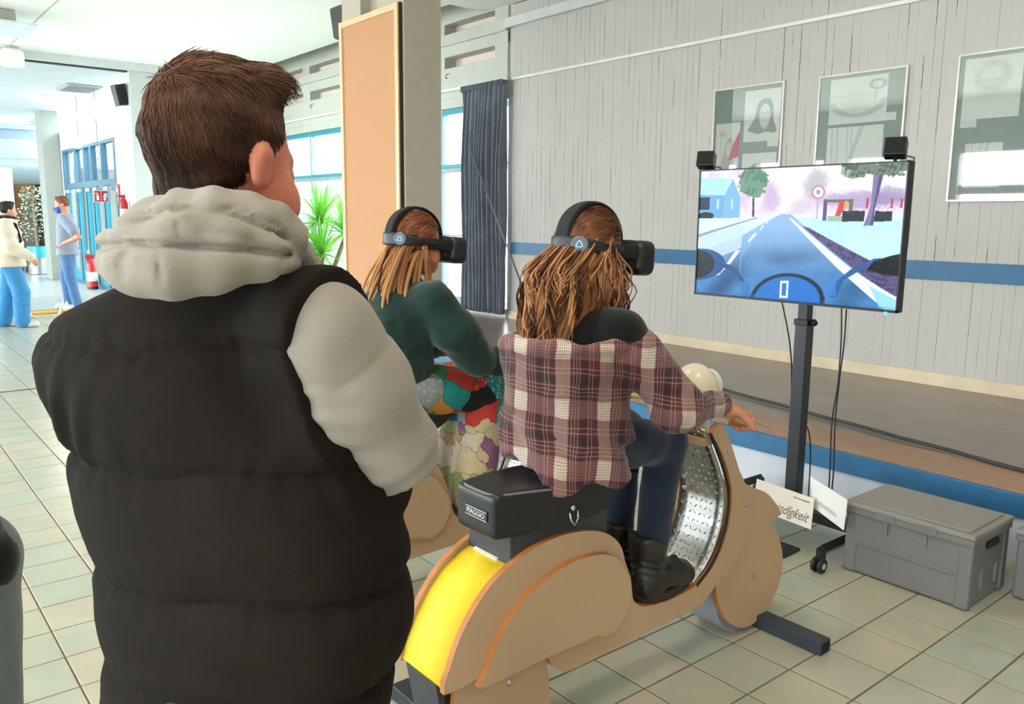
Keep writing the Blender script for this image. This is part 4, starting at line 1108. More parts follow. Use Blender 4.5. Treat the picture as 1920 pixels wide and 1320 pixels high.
def skin_mat(name, col, dark=.86):
    if name in _mats: return _mats[name]
    t = NT(name); v = t.coord(); c = lin(col)
    t.base(t.ramp(t.noise(v, 14, 4), [(.3, tuple(x * dark for x in c)), (.7, c)])); t.set(rough=.5, sss=.15)
    t.b.inputs['Subsurface Radius'].default_value = (1, .35, .2)
    t.bump(t.noise(v, 220, 3), .08, .001); _mats[name] = t.m; return t.m
def cloth_mat(name, col, var=.12, grain=420, rough=.9, sheen=.25, vs=18):
    if name in _mats: return _mats[name]
    t = NT(name); v = t.coord(); c = lin(col)
    a = t.ramp(t.noise(v, vs, 4), [(.3, tuple(x * (1 - var) for x in c)), (.7, tuple(x * (1 + var) for x in c))])
    g = t.noise(v, grain, 2); t.base(t.mix(.35, a, t.ramp(g, [(.3, tuple(x * .75 for x in c)), (.7, tuple(min(1, x * 1.2) for x in c))])))
    t.set(rough=rough, sheen=sheen, spec=.18); t.bump(g, .25, .0015); _mats[name] = t.m; return t.m
def hair_mat(name='hair_strands', rough=.5, spec=.25):
    if name in _mats: return _mats[name]
    t = NT(name); a = t.n('ShaderNodeVertexColor'); a.layer_name = 'Col'
    t.base(a.outputs[0]); t.set(rough=rough, spec=spec); _mats[name] = t.m; return t.m
def strands(name, paths, radii, cols, parent, n=5, kind=None, m=None):
    """many tapered tubes in one mesh, one colour each"""
    Vs, Fs, Cs = [], [], []; k = 0
    for P, r, c in zip(paths, radii, cols):
        P = np.asarray(P, float); L = len(P); T = np.gradient(P, axis=0); T /= np.linalg.norm(T, axis=1)[:, None] + 1e-9
        ref = np.array([.3, .5, .81]); X = np.cross(T, ref); X /= np.linalg.norm(X, axis=1)[:, None] + 1e-9; Y = np.cross(T, X)
        rr = np.asarray(r) * np.ones(L)
        a = np.arange(n) * 2 * pi / n
        V = P[:, None] + rr[:, None, None] * (np.cos(a)[None, :, None] * X[:, None] + np.sin(a)[None, :, None] * Y[:, None])
        Vs.append(V.reshape(-1, 3))
        i = np.arange(L - 1)[:, None] * n; q = np.arange(n)[None]; q2 = (q + 1) % n
        Fs.append(k + np.stack([i + q, i + q2, i + n + q2, i + n + q], -1).reshape(-1, 4)); k += L * n
        cc = np.asarray(c, float); Cs.append(np.repeat(cc[None] if cc.ndim == 1 else cc, L * n if cc.ndim == 1 else n, 0))
    return np_mesh(name, np.concatenate(Vs), np.concatenate(Fs), m or hair_mat(), parent, col=np.concatenate(Cs), smooth=True, kind=kind)
RH = np.array([cos(HEAD), sin(HEAD), 0.0]); FH = np.array([-sin(HEAD), cos(HEAD), 0.0])
def at(a, b, z): return RH * a + FH * b + np.array([0, 0, z])       # metres right / ahead of the camera's foot point
# ================================================================== BOY IN THE VEST
psi = radians(18)
BF = cos(psi) * FH + sin(psi) * RH; BR = cos(psi) * RH - sin(psi) * FH
bc = lambda z, da=0, db=0: at(-.375 + da, 1.10 + db, z)
hd = dep(418, 312, 1.08); phi = radians(28)
HF = cos(phi) * FH + sin(phi) * RH
JB = dict(pelvis=bc(.93), chest=bc(1.23), neck=at(-.372, 1.085, 1.475), head=hd, headA=frame(HF + np.array([0, 0, -.03])),
          shR=bc(1.385) + BR * .14, shL=bc(1.385) - BR * .175)
JB['elR'] = at(-.158, 1.055, 1.165); JB['wrR'] = at(-.33, 1.29, 1.19)
JB['elL'] = at(-.60, 1.22, 1.15); JB['wrL'] = at(-.36, 1.33, 1.14)
for k, s in (('R', 1), ('L', -1)):
    JB['hi' + k] = bc(.90) + BR * .09 * s; JB['kn' + k] = bc(.49) + BR * .10 * s + BF * .02; JB['an' + k] = bc(.09) + BR * .11 * s - BF * .02
    JB['toe' + k] = bc(.035) + BR * .13 * s + BF * .15
SLV = [dep(606, 632, 1.0), dep(668, 735, 1.035), dep(726, 836, 1.09), np.asarray(JB['wrR'])]
JB['elR'] = SLV[2]
def f_arm(P):
    return s_chain(P, SLV, [.067, .065, .056, .045], .03)
boy = thing('person', bc(0), 'person in a black puffer vest over a pale grey hoodie, watching with arms folded', 'person')
handsB = {'R': (-BR * .9 + BF * .1 + np.array([0, 0, -.1]), BF, (.25, .3, .2)), 'L': (BR * .9 + np.array([0, 0, .25]), BF, (.3, .4, .3))}
lo, hi = bounds(JB)
blob('body', lambda P: f_body(P, JB, 1.0, handsB), lo, hi, .006, skin_mat('skin_rosy', '#c8765c'), boy, relax=1)
# --- vest
VZ = [1.395, 1.238, 1.072, .935, .80]
def ringp(z, xl, xr, dp=None, hd_=.135):
    """vest section that spans picture columns xl..xr at the given height"""
    b = 1.10; d = b * cos(PITCH) + (CAMH - z) * sin(PITCH)
    al, ar = (xl - 960) / FPX * d, (xr - 960) / FPX * d
    return (at((al + ar) / 2, b, z), BR, (ar - al) / 2 / .985, hd_)
rings = [ringp(1.47, 274, 560, hd_=.085), ringp(1.445, 189, 588, hd_=.105), ringp(1.42, 132, 602, hd_=.125), ringp(1.395, 96, 608, hd_=.135), ringp(1.36, 94, 618, hd_=.143), ringp(1.32, 111, 640, hd_=.148), ringp(1.28, 132, 700, hd_=.15),
         ringp(1.24, 152, 735, hd_=.15), ringp(1.20, 156, 745, hd_=.15), ringp(1.15, 172, 746, hd_=.15), ringp(1.09, 194, 766, hd_=.15), ringp(1.05, 196, 772, hd_=.15), ringp(.99, 212, 769, hd_=.15), ringp(.93, 219, 746, hd_=.148), ringp(.86, 214, 722, hd_=.143), ringp(.79, 214, 710, hd_=.14), ringp(.70, 214, 706, hd_=.138)]
armn = U_(RH * .87 - FH * .45)
armc = dep(622, 640, 1.0)
def f_vest(P):
    z = P[..., 2]
    q = P - bc(1.2); a = q @ BR; b = q @ BF; ang = np.arctan2(b, a)
    d = s_loft(P, rings, 2.5)
    d = smax(d, z - (1.475 - .32 * np.clip(np.abs(a - .015) - .06, 0, 1)), .02)
    d = smin(d, np.maximum(f_arm(P) - .013, (P - armc) @ armn), .045)
    pf = np.ones(z.shape); wr = np.zeros(z.shape)
    zz = z + .006 * np.sin(ang * 3 + 1) + .003 * np.sin(ang * 7)
    for s in VZ:
        pf = np.minimum(pf, 1 - np.exp(-(np.abs(zz - s) / .018) ** 1.2)); wr = wr + np.exp(-((zz - s) / .035) ** 2)
    fold = np.sin(ang * 46 + 3 * np.sin(z * 22) + 4 * np.sin(ang * 5)) * .0011 * wr + .006 * vnoise(P, 11, 4) + .0025 * vnoise(P, 30, 6)
    fold = fold + .006 * np.exp(-((a + .15) / .06) ** 2 - ((z - 1.29) / .06) ** 2) * np.sin((a - .35 * z) * 120) * (b < .05)
    line = np.max([np.exp(-((zz - s) / .0055) ** 2) for s in VZ], axis=0)
    return d - .009 * pf + .002 - fold + .004 * line
blob('puffer_vest', f_vest, bc(.68) - [.36, .36, 0], bc(1.56) + [.36, .36, 0], .0055, cloth_mat('vest_shell', '#1b1510', .2, 1100, .85, 0.0), boy, relax=1)
# --- hoodie sleeves and hood
M_HOOD = cloth_mat('hoodie_fleece', '#978d82', .05, 700, .95, .15)
def f_sleeve(P):
    sR, eR = SLV[0], SLV[2]
    d = f_arm(P)
    d = smin(d, s_chain(P, [np.asarray(JB['shL']) + BF * .03, np.asarray(JB['elL']), np.asarray(JB['wrL'])], [.066, .056, .043], .03), .02)
    ax = U_(eR - sR); t_ = (P - sR) @ ax
    cr = np.exp(-((t_ - .245) / .05) ** 2)
    ah = np.exp(-(((P - armc) @ armn - .02) / .03) ** 2)
    d = d + .007 * vnoise(P, 16, 21) + .004 * cr * np.sin(t_ * 190 + 5 * ((P - sR) @ BF)) + .0025 * vnoise(P, 42, 2) + .003 * ah * np.sin(P[..., 2] * 210 + 6 * vnoise(P, 9, 77)) * (P[..., 2] < 1.36)
    sh_seam = np.abs(t_ - .035) ; d = d + .003 * np.exp(-(sh_seam / .006) ** 2)
    # hem of the sweatshirt around the hips, under the vest
    hem = s_loft(P, [(bc(.72), BR, .185, .125), (bc(.8), BR, .19, .13), (bc(1.3), BR, .17, .11)], 2.4)
    return np.minimum(d, hem)
blob('hoodie', f_sleeve, bc(.70) - [.42, .42, 0], bc(1.50) + [.42, .42, 0], .006, M_HOOD, boy, relax=1)
nk = at(-.368, 1.065, 1.50)
def hood_pt(px, py, d): return dep(px, py, d)
up_roll = [hood_pt(560, 476, 1.03), hood_pt(535, 446, .975), hood_pt(480, 420, .932), hood_pt(400, 408, .915), hood_pt(330, 412, .925), hood_pt(285, 425, .96), hood_pt(262, 440, 1.03)]
mid_roll = [hood_pt(545, 480, .985), hood_pt(500, 468, .915), hood_pt(420, 452, .882), hood_pt(340, 446, .868), hood_pt(265, 452, .885), hood_pt(205, 462, .92)]
low_roll = [hood_pt(548, 494, .975), hood_pt(490, 497, .905), hood_pt(405, 502, .868), hood_pt(320, 505, .852), hood_pt(258, 500, .862), hood_pt(215, 492, .89)]
front = [nk + 1.0 * (cos(a) * .088 * RH + sin(a) * .095 * FH) + np.array([0, 0, -.03 * sin(a)]) for a in np.linspace(-.3, pi + .3, 12)]
def f_hood(P):
    u1 = s_chain(P, up_roll, [.016, .020, .022, .023, .023, .022, .02], .02)
    d2 = s_chain(P, mid_roll, [.012, .018, .026, .028, .026, .018], .02)
    d3 = s_chain(P, low_roll, [.010, .016, .024, .027, .026, .020], .02)
    col = s_chain(P, [hood_pt(560, 436, 1.0), hood_pt(520, 405, .955), hood_pt(470, 384, .935), hood_pt(400, 374, .925), hood_pt(335, 378, .94), hood_pt(300, 394, .99)], [.012, .013, .0135, .014, .014, .012], .01)
    inner = s_chain(P, [dep(545, 480, 1.04), dep(490, 445, .98), dep(400, 432, .96), dep(300, 440, .98), dep(250, 460, 1.0)], [.022, .038, .046, .042, .03], .02)
    d = smin(smin(u1, inner, .01), col, .004)
    d = smin(d, d2, .004); d = smin(d, d3, .003)
    d = smin(d, s_chain(P, front, [.022] * 12, .01), .02)
    vv = P - _C; w = vv @ _f; px = 960 + FPX * (vv @ _r) / w; py = 660 - FPX * (vv @ _u) / w
    g = np.zeros(px.shape)
    for line, wd, dp in HOOD_CREASES:
        ds = np.full(px.shape, 1e9)
        for (x0, y0), (x1, y1) in zip(line[:-1], line[1:]):
            tt = np.clip(((px - x0) * (x1 - x0) + (py - y0) * (y1 - y0)) / ((x1 - x0) ** 2 + (y1 - y0) ** 2), 0, 1)
            ds = np.minimum(ds, np.hypot(px - x0 - tt * (x1 - x0), py - y0 - tt * (y1 - y0)))
        g = np.maximum(g, dp * np.exp(-(ds / wd) ** 2))
    return d + g * (w < 1.0) + .0022 * vnoise(P, 26, 8) + .001 * vnoise(P, 70, 12)
HOOD_CREASES = [([(180, 463), (250, 458), (330, 462), (400, 466), (470, 468), (540, 478)], 7, .010),      # lip of the hood
                ([(210, 425), (260, 418), (330, 398), (350, 390), (420, 398), (480, 420), (530, 448)], 6, .006),
                ([(285, 396), (340, 388), (400, 386), (460, 396), (520, 424)], 4, .005),
                ([(333, 400), (331, 420), (336, 445)], 3, .004), ([(300, 466), (297, 500), (303, 536)], 3, .004),
                ([(240, 470), (225, 490), (230, 515)], 8, .005), ([(380, 432), (430, 440), (470, 455)], 8, .005), ([(350, 410), (400, 425)], 6, .004), ([(205, 505), (230, 525)], 6, .004)]
blob('hood', f_hood, nk - [.30, .30, .13], nk + [.26, .26, .12], .004, M_HOOD, boy, relax=1)
# --- jeans and shoes
def f_jeans(P):
    d = s_ell(P, JB['pelvis'], (.14, .14, .12))
    for k in 'RL': d = smin(d, s_chain(P, [JB['hi' + k], JB['kn' + k], np.asarray(JB['an' + k]) + [0, 0, -.02]], [.092, .072, .062], .03), .03)
    return d + .005 * vnoise(P, 22, 31)
blob('jeans', f_jeans, bc(.02) - [.3, .3, 0], bc(1.05) + [.3, .3, 0], .010, cloth_mat('jeans_dark', '#2b2f3a', .1), boy)
for k in 'RL':
    a_, t_ = np.asarray(JB['an' + k]), np.asarray(JB['toe' + k])
    blob('shoe', lambda P: f_shoe(P, a_, t_, .033, .048), np.minimum(a_, t_) - .12, np.maximum(a_, t_) + .12, .007, mat('shoe_white', '#d5d5d2', .6), boy)
# --- hair: short, faded at the neck, swept forward
HA = JB['headA']
def hl(P): return (P - hd) @ HA.T
def f_hair(P):
    q = hl(P); x, y, z = q[..., 0], q[..., 1], q[..., 2]
    d = s_ell(q, (0, -.010, .036), (.0785, .0995, .090))
    d = smin(d, s_ell(q, (.005, .048, .105), (.060, .052, .032)), .018)            # quiff
    d = smin(d, s_ell(q, (0, -.015, .088), (.058, .07, .045)), .02)
    d = smin(d, s_ell(q, (0, -.062, -.040), (.048, .024, .055)), .02)
    g = vnoise(np.stack([x * 1.0, y * .25, z * .5], -1), 150, 3)
    d = d + .0022 * g + .0016 * vnoise(q, 60, 14)
    hair_lo = np.where(y < -.03, -.098 + .05 * np.clip((y + .03) / .06 + 1, 0, 1), 0)  # nape
    face = y - (.058 + .25 * np.clip(z - .06, 0, 1) - .8 * np.clip(.055 - z, 0, 1))    # hairline falls back towards the ear
    d = smax(d, face, .01)
    low = -(z + .10) + 1.55 * np.clip(y + .058, 0, .075)
    return smax(d, low, .008)
C_H1, C_H2, C_SK = np.array(lin('#6b4733')), np.array(lin('#33211a')), np.array(lin('#8a5a44'))
def hair_col(V):
    q = hl(V); n = .5 + .5 * vnoise(np.stack([q[:, 0], q[:, 1] * .3, q[:, 2] * .6], -1), 120, 5)
    c = C_H2 + (C_H1 - C_H2) * np.clip(.6 * n + .5 * (q[:, 2] - .02) / .09, 0, 1)[:, None]
    fade = np.clip((-.05 - q[:, 2]) / .06, 0, 1) * .3 + .35 * np.clip((.01 - q[:, 2]) / .06, 0, 1) * np.clip((q[:, 1] + .02) / .03, 0, 1)
    return c * (1 - fade[:, None]) + C_SK * fade[:, None]
blob('hair', f_hair, hd - [.15, .15, .15], hd + [.15, .15, .18], .004, hair_mat('hair_base', .8, .05), boy, relax=1, colfn=hair_col)
r_ = np.random.default_rng(5)
V = r_.normal(size=(26000, 3)); V /= np.linalg.norm(V, axis=1)[:, None]; Q = np.array([0, -.010, .036]) + V * np.array([.0785, .0995, .090])
V[:6000] = r_.normal(size=(6000, 3)) * [.5, .1, 0]; Q[:6000] = np.stack([r_.uniform(-.06, .06, 6000), np.full(6000, -.09), r_.uniform(-.1, .0, 6000)], -1)
V[:6000] = np.stack([Q[:6000, 0] * 8, np.full(6000, -1.0), np.zeros(6000)], -1); V[:6000] /= np.linalg.norm(V[:6000], axis=1)[:, None]
for _ in range(5): Q = Q - V * f_hair(hd + Q @ HA)[:, None]
def gradl(Q, f, e=.002): return np.stack([f(hd + (Q + np.eye(3)[i] * e) @ HA) - f(hd + (Q - np.eye(3)[i] * e) @ HA) for i in range(3)], -1)
N_ = gradl(Q, f_hair); N_ /= np.linalg.norm(N_, axis=1)[:, None] + 1e-9
ok = (np.abs(f_hair(hd + Q @ HA)) < .003) & (Q[:, 2] > -.088) & (Q[:, 1] < .052 + .25 * np.clip(Q[:, 2] - .06, 0, 1) - .8 * np.clip(.055 - Q[:, 2], 0, 1))
Q, N_ = Q[ok][:11000], N_[ok][:11000]; CC = hair_col(hd + Q @ HA)
paths, rad, cols = [], [], []
for p, v, c in zip(Q, N_, CC):
    top = float(np.clip((p[2] - .075) / .05, 0, 1)); nap = float(np.clip((.03 - p[2]) / .07, 0, 1))
    dirn = (np.array([.35 * r_.normal() + .25, .9, .1]) * top + np.array([.12 * r_.normal(), .35, -.9]) * (1 - top))
    dirn = dirn - (dirn @ v) * v; dirn /= np.linalg.norm(dirn) + 1e-6
    L = (.012 + .027 * top) * (1 - .45 * nap); curl = r_.normal() * .004 * top
    sd = np.cross(v, dirn); ss = np.linspace(0, 1, 5)[:, None]
    pts = hd + (p + dirn * L * ss - v * (L * ss) ** 2 * 5.0 + sd * curl * np.sin(pi * ss) + v * (.0005 + .002 * top * ss)) @ HA
    paths.append(pts); rad.append(np.array([.0009, .0009, .0008, .0006, .0002]) * (1 - .35 * nap))
    cols.append(c * r_.uniform(.65, 1.35))
strands('hair_strands', paths, rad, cols, boy, n=3, kind='stuff')
# ================================================================== RIDERS WITH HEADSETS
def plaid_mat():
    t = NT('plaid_flannel'); v = t.coord(); sp = t.n('ShaderNodeSeparateXYZ'); t.l(v, sp.inputs[0])
    wob = t.math('MULTIPLY', t.math('SUBTRACT', t.noise(v, 7, 2), .5), .035)
    h = t.math('ADD', t.math('ADD', t.math('MULTIPLY', sp.outputs[0], .92), t.math('MULTIPLY', sp.outputs[1], 1.0)), wob)
    z = t.math('ADD', t.math('ADD', sp.outputs[2], t.math('MULTIPLY', sp.outputs[1], .10)), wob)
    def bands(c, period, off):
        f = t.math('FRACT', t.math('ADD', t.math('DIVIDE', c, period), off))
        def win(a, b, e=.012):
            return t.math('MULTIPLY', t.math('SMOOTHSTEP', f, a, a + e) if False else t.math('GREATER_THAN', f, a), t.math('LESS_THAN', f, b))
        wide = win(.04, .36); mid = win(.62, .74)
        lines = None
        for a in (.07, .115, .16, .205, .25, .295, .34):
            w = win(a - .008, a + .008); lines = w if lines is None else t.math('MAXIMUM', lines, w)
        wl = None
        for a in (.43, .50, .57, .80, .88): 
            w = win(a - .008, a + .008); wl = w if wl is None else t.math('MAXIMUM', wl, w)
        return wide, mid, lines, wl
    w1, m1, l1, k1 = bands(h, .165, .15); w2, m2, l2, k2 = bands(z, .17, .3)
    burg, blk, cream, rose = lin('#4c1420'), lin('#170b0e'), lin('#d9c7b4'), lin('#83343f')
    c = t.mix(0, burg, burg)
    c = t.mix(t.math('MULTIPLY', m1, .6), c, blk); c = t.mix(t.math('MULTIPLY', m2, .6), c, blk)
    c = t.mix(t.math('MULTIPLY', w1, .6), c, rose); c = t.mix(t.math('MULTIPLY', w2, .4), c, rose)
    c = t.mix(t.math('MULTIPLY', t.math('MULTIPLY', w1, w2), .92), c, cream)
    c = t.mix(t.math('MULTIPLY', w1, .22), c, cream); c = t.mix(t.math('MULTIPLY', w2, .08), c, cream)
    c = t.mix(t.math('MULTIPLY', l1, .5), c, blk); c = t.mix(t.math('MULTIPLY', l2, .4), c, blk)
    c = t.mix(t.math('MULTIPLY', k1, .22), c, cream); c = t.mix(t.math('MULTIPLY', k2, .18), c, cream)
    t.base(c); t.set(rough=.9, sheen=.2); t.bump(t.noise(v, 500, 2), .2, .001)
    return t.m
def headset(hc, A, label, facing=1):
    W2 = lambda q: hc + np.asarray(q, float) @ A
    hs = thing('virtual_reality_headset', hc, label, 'headset')
    L = lambda P: (P - hc) @ A.T
    M_HS = mat('headset_black', '#18181c', .42, var=.1, bump=.05, bscale=300); M_HS2 = mat('headset_soft', '#0d0d0f', .8, var=.1)
    def visor(P):
        q = L(P); d = s_box(q, (0, .152, -.014), (.088, .046, .054), .03)
        d = smax(d, -(s_box(q, (0, .10, -.02), (.06, .03, .04), .01)), .01)
        return smax(d, q[..., 1] - (.196 - .9 * q[..., 0] ** 2 * 2), .012)
    blob('visor', visor, hc - .26, hc + .26, .005, M_HS, hs)
    def gasket(P):
        q = L(P); d = s_box(q, (0, .098, -.008), (.078, .024, .047), .02)
        ax = np.concatenate([np.abs(q[..., :1]), q[..., 1:]], -1)
        return smin(d, s_box(ax, (.083, .055, .003), (.008, .05, .022), .006), .01)
    blob('face_gasket', gasket, hc - .22, hc + .22, .005, M_HS2, hs)
    def band(P):
        q = L(P); x, y, z = q[..., 0], q[..., 1] + .014, q[..., 2]
        k0 = np.sqrt((x / .094) ** 2 + (y / .118) ** 2); e = (k0 - 1) * .10
        t_ = np.clip(-y / .118, 0, 1)
        return smax(smax(np.abs(e) - (.006 + .006 * t_), np.abs(z - .008 - .006 * t_) - (.012 + .013 * t_), .006), y - .085, .004)
    blob('head_band', band, hc - .17, hc + .17, .0045, M_HS, hs)
    def top(P):
        q = L(P); x, y, z = q[..., 0], q[..., 1] + .012, q[..., 2] - .03
        k0 = np.sqrt((y / .114) ** 2 + (z / .112) ** 2); e = (k0 - 1) * .11
        t_ = np.clip(-y / .1, 0, 1)
        return smax(smax(np.abs(e) - (.005 + .006 * t_), np.abs(x) - (.017 + .012 * t_), .006), -z - .005, .004)
    blob('top_strap', top, hc - .18, hc + .18, .0045, M_HS2, hs)
    dirn = U_(np.array([.62, -.79, 0])); p = np.array([.094 * .62, -.014 - .118 * .79, .014]) * 1.08
    n = dirn @ A; c = W2(p)
    MB().lathe([(.026, -.006), (.026, .004), (.022, .008)], c, n, 24).build('rear_dial', mat('dial_grey', '#5b5d63', .4), hs, smooth='auto')
    up = A[2]; rt = np.cross(up, n)
    tri = [(c + n * .0095 + (.0135 * (cos(a) * rt + sin(a) * up))) for a in (pi / 2, pi / 2 + 2 * pi / 3, pi / 2 + 4 * pi / 3)]
    mids = []
    for k in range(3):
        a, b = tri[k], tri[(k + 1) % 3]
        mids += [a * .85 + b * .15, a * .15 + b * .85]
    MB().tube(mids, .0022, 6, close=True).build('emblem', emat('emblem_glow', '#9fdcff', 1.2), hs, smooth=True)
    MB().tube([W2((.05, -.12, .0)), W2((.05, -.16, -.03)), W2((.055, -.185, -.09)), W2((.04, -.19, -.2))], .003, 6).build('headset_lead', M_HS2, hs, smooth=True)
    return hs
def rider(ox, dy, dz, headf, el, wr, hand):
    o = np.array([ox, 0, 0.0]); v = lambda x, y, z: np.array([x + ox, y + dy, z])
    J = dict(pelvis=v(0, 1.665, .905), chest=v(0, 1.69, 1.12), neck=v(0, 1.715, 1.30), head=v(0, 1.785, 1.455 + dz), headA=frame(headf),
             shR=v(.168, 1.735, 1.225), shL=v(-.168, 1.72, 1.235))
    for k, s in (('R', 1), ('L', -1)):
        J['el' + k] = v(s * el[0], el[1], el[2]); J['wr' + k] = v(s * wr[0], wr[1], wr[2])
        J['hi' + k] = v(s * .08, 1.68, .885); J['kn' + k] = v(s * .092, 2.045, .835); J['an' + k] = v(s * .075, 2.0, .40); J['toe' + k] = v(s * .08, 2.165, .345)
    return J
XB = XC
JG = rider(XB, 0, 0, (.03, 1, -.06), (.262, 1.88, 1.03), (.252, 2.140, .962), None)
gb = thing('person', (XB, 1.66, .80), 'person in a red plaid flannel shirt with long wavy hair riding a scooter', 'person')
hB = {'R': (np.array([0.05, .93, -.36]), np.array([0, .36, .93]), (1.15, 1.25, .8)), 'L': (np.array([-.05, .93, -.36]), np.array([0, .36, .93]), (1.15, 1.25, .8))}
lo, hi = bounds(JG, .2)
blob('body', lambda P: f_body(P, JG, .95, hB), lo, hi, .005, skin_mat('skin_warm', '#d08a66'), gb)
# black top
def f_top(P):
    c = np.asarray(JG['chest']); d = s_ell(P, c + [0, 0, .03], (.165, .125, .17)); d = smin(d, s_cap(P, JG['shR'], JG['shL'], .068, .068), .04)
    for k in 'RL':
        sh, el = np.asarray(JG['sh' + k]), np.asarray(JG['el' + k]); d = smin(d, s_cap(P, sh, sh * .55 + el * .45, .068, .058), .03)
    d = smin(d, s_ell(P, np.asarray(JG['pelvis']) + [0, 0, .03], (.155, .125, .13)), .05)
    return smax(d, 1.06 - P[..., 2], .02) + .004 * vnoise(P, 26, 40)
blob('black_top', f_top, np.asarray(JG['pelvis']) - [.3, .25, .15], np.asarray(JG['neck']) + [.3, .35, .08], .007, cloth_mat('top_black', '#0d0b0b', .1), gb)
# plaid shirt worn off the shoulders
rgs = [((XB - .01, 1.69, z), (1, 0, 0), w, d_) for z, w, d_ in ((1.215, .205, .150), (1.18, .222, .165), (1.13, .218, .165), (1.05, .205, .16), (.97, .20, .16), (.90, .208, .17), (.84, .222, .185), (.78, .235, .20))]
def f_shirt(P):
    z = P[..., 2]; q = P - np.array([XB, 1.69, 1.0]); ang = np.arctan2(q[..., 1], q[..., 0])
    d = s_loft(P, rgs, 2.3)
    top = 1.205 + .02 * np.sin(ang + 1.0) + .010 * np.sin(ang * 5)
    d = smax(d, z - top, .02)
    hem = .805 + .035 * np.sin(ang * 2 - .6) + .012 * np.sin(ang * 9)
    d = smax(d, hem - z, .012)
    dip = s_loft(P, [((XB, 1.695, 1.14), (1, 0, 0), .14, .09), ((XB, 1.695, 1.3), (1, 0, 0), .19, .135)], 2.2)
    d = smax(d, -dip, .015)
    for k, s in (('R', 1), ('L', -1)):
        sh, el, w = (np.asarray(JG[n_ + k], float) for n_ in ('sh', 'el', 'wr'))
        st = sh + (el - sh) * .22 + [s * .012, 0, -.012]
        arm = s_chain(P, [st, el + [s * .006, -.012, -.012], w + (el - w) * .12], [.074, .064, .046], .03)
        u = (P - el) @ U_(w - el); u2 = (P - st) @ U_(el - st)
        arm = arm + .004 * np.sin(u * 120 + 4 * vnoise(P, 16, 2)) * np.exp(-(u / .07) ** 2) + .0045 * np.sin(u * 95) * np.clip((u - .12) / .06, 0, 1) * .8
        d = smin(d, arm, .035)
    roll = s_chain(P, [np.array([XB + .215 * cos(a), 1.69 + .155 * sin(a), 1.185 + .018 * sin(a + 1)]) for a in np.linspace(-pi, pi, 20)], [.024] * 20, .01)
    d = smin(d, roll, .012)
    fold = .013 * np.sin(ang * 6 + 7 * z + 2 * np.sin(z * 14)) * np.clip((1.14 - z) / .25, 0, 1) + .011 * vnoise(P, 14, 51) + .0035 * vnoise(P, 34, 52)
    return d + fold
blob('plaid_shirt', f_shirt, (XB - .42, 1.40, .70), (XB + .42, 2.28, 1.32), .006, plaid_mat(), gb)
def f_pants(P, J, r=(.098, .068, .05), bot=0.0):
    d = s_ell(P, np.asarray(J['pelvis']) + [0, .0, -.012], (.165, .13, .108))
    for k in 'RL': d = smin(d, s_chain(P, [np.asarray(J['hi' + k]), J['kn' + k], np.asarray(J['an' + k]) + [0, 0, bot]], r, .03), .03)
    return d + .0035 * vnoise(P, 30, 61)
blob('jeans', lambda P: f_pants(P, JG, (.092, .067, .052)), (XB - .3, 1.45, .34), (XB + .3, 2.2, 1.06), .007, cloth_mat('denim_blue', '#232b3d', .2, 700), gb)
t = NT('boot_leather'); v_ = t.coord(); t.base(t.ramp(t.noise(v_, 16, 4), [(.35, lin('#0f0d0c')), (.7, lin('#3a322b'))])); t.set(rough=.42); t.bump(t.noise(v_, 40, 4), .3, .004); M_BOOT = t.m
def boots(J, par, m, sole_m, shaft=.52):
    for k in 'RL':
        a_, t_ = np.asarray(J['an' + k], float), np.asarray(J['toe' + k], float)
        def fb(P):
            d = s_chain(P, [[a_[0], a_[1] - .005, shaft], a_ + [0, 0, .0], [a_[0], a_[1] - .01, .35]], [.062, .056, .055], .02)
            d = smin(d, s_chain(P, [[a_[0], a_[1] + .0, .36], [t_[0], t_[1] - .05, .362], t_ + [0, .005, .0]], [.055, .050, .046], .02), .03)
            d = smax(d, P[..., 2] - shaft + .01 * np.sin(P[..., 1] * 60), .006); d = smax(d, .318 - P[..., 2], .006)
            return d + .004 * vnoise(P, 38, 70) + .004 * np.exp(-((P[..., 2] - .42) / .03) ** 2) * np.sin(P[..., 2] * 260 + P[..., 1] * 60)
        b = blob('boot', fb, np.minimum(a_, t_) - [.09, .1, .1], [a_[0] + .1, t_[1] + .1, shaft + .03], .006, m, par)
        out = []
        for q in range(28):
            an = 2 * pi * q / 28; yy = sin(an); out.append((a_[0] + cos(an) * (.054 if yy < .2 else .05), (a_[1] + t_[1]) / 2 - .005 + yy * .138))
        MB().prism(out, lambda x, y, d: (x, y, d), .3015, .328).build('sole', sole_m, b, bevel=.004)
        for q in range(4):
            zz = .40 + q * .026; MB().tube([(a_[0] - .022, a_[1] + .062 + .0 * q, zz), (a_[0] + .022, a_[1] + .062, zz + .012)], .003, 6).build('lace', mat('lace_black', '#191715', .8), b, smooth=True)
boots(JG, gb, M_BOOT, mat('sole_brown', '#2e241c', .7, var=.2, vscale=40))
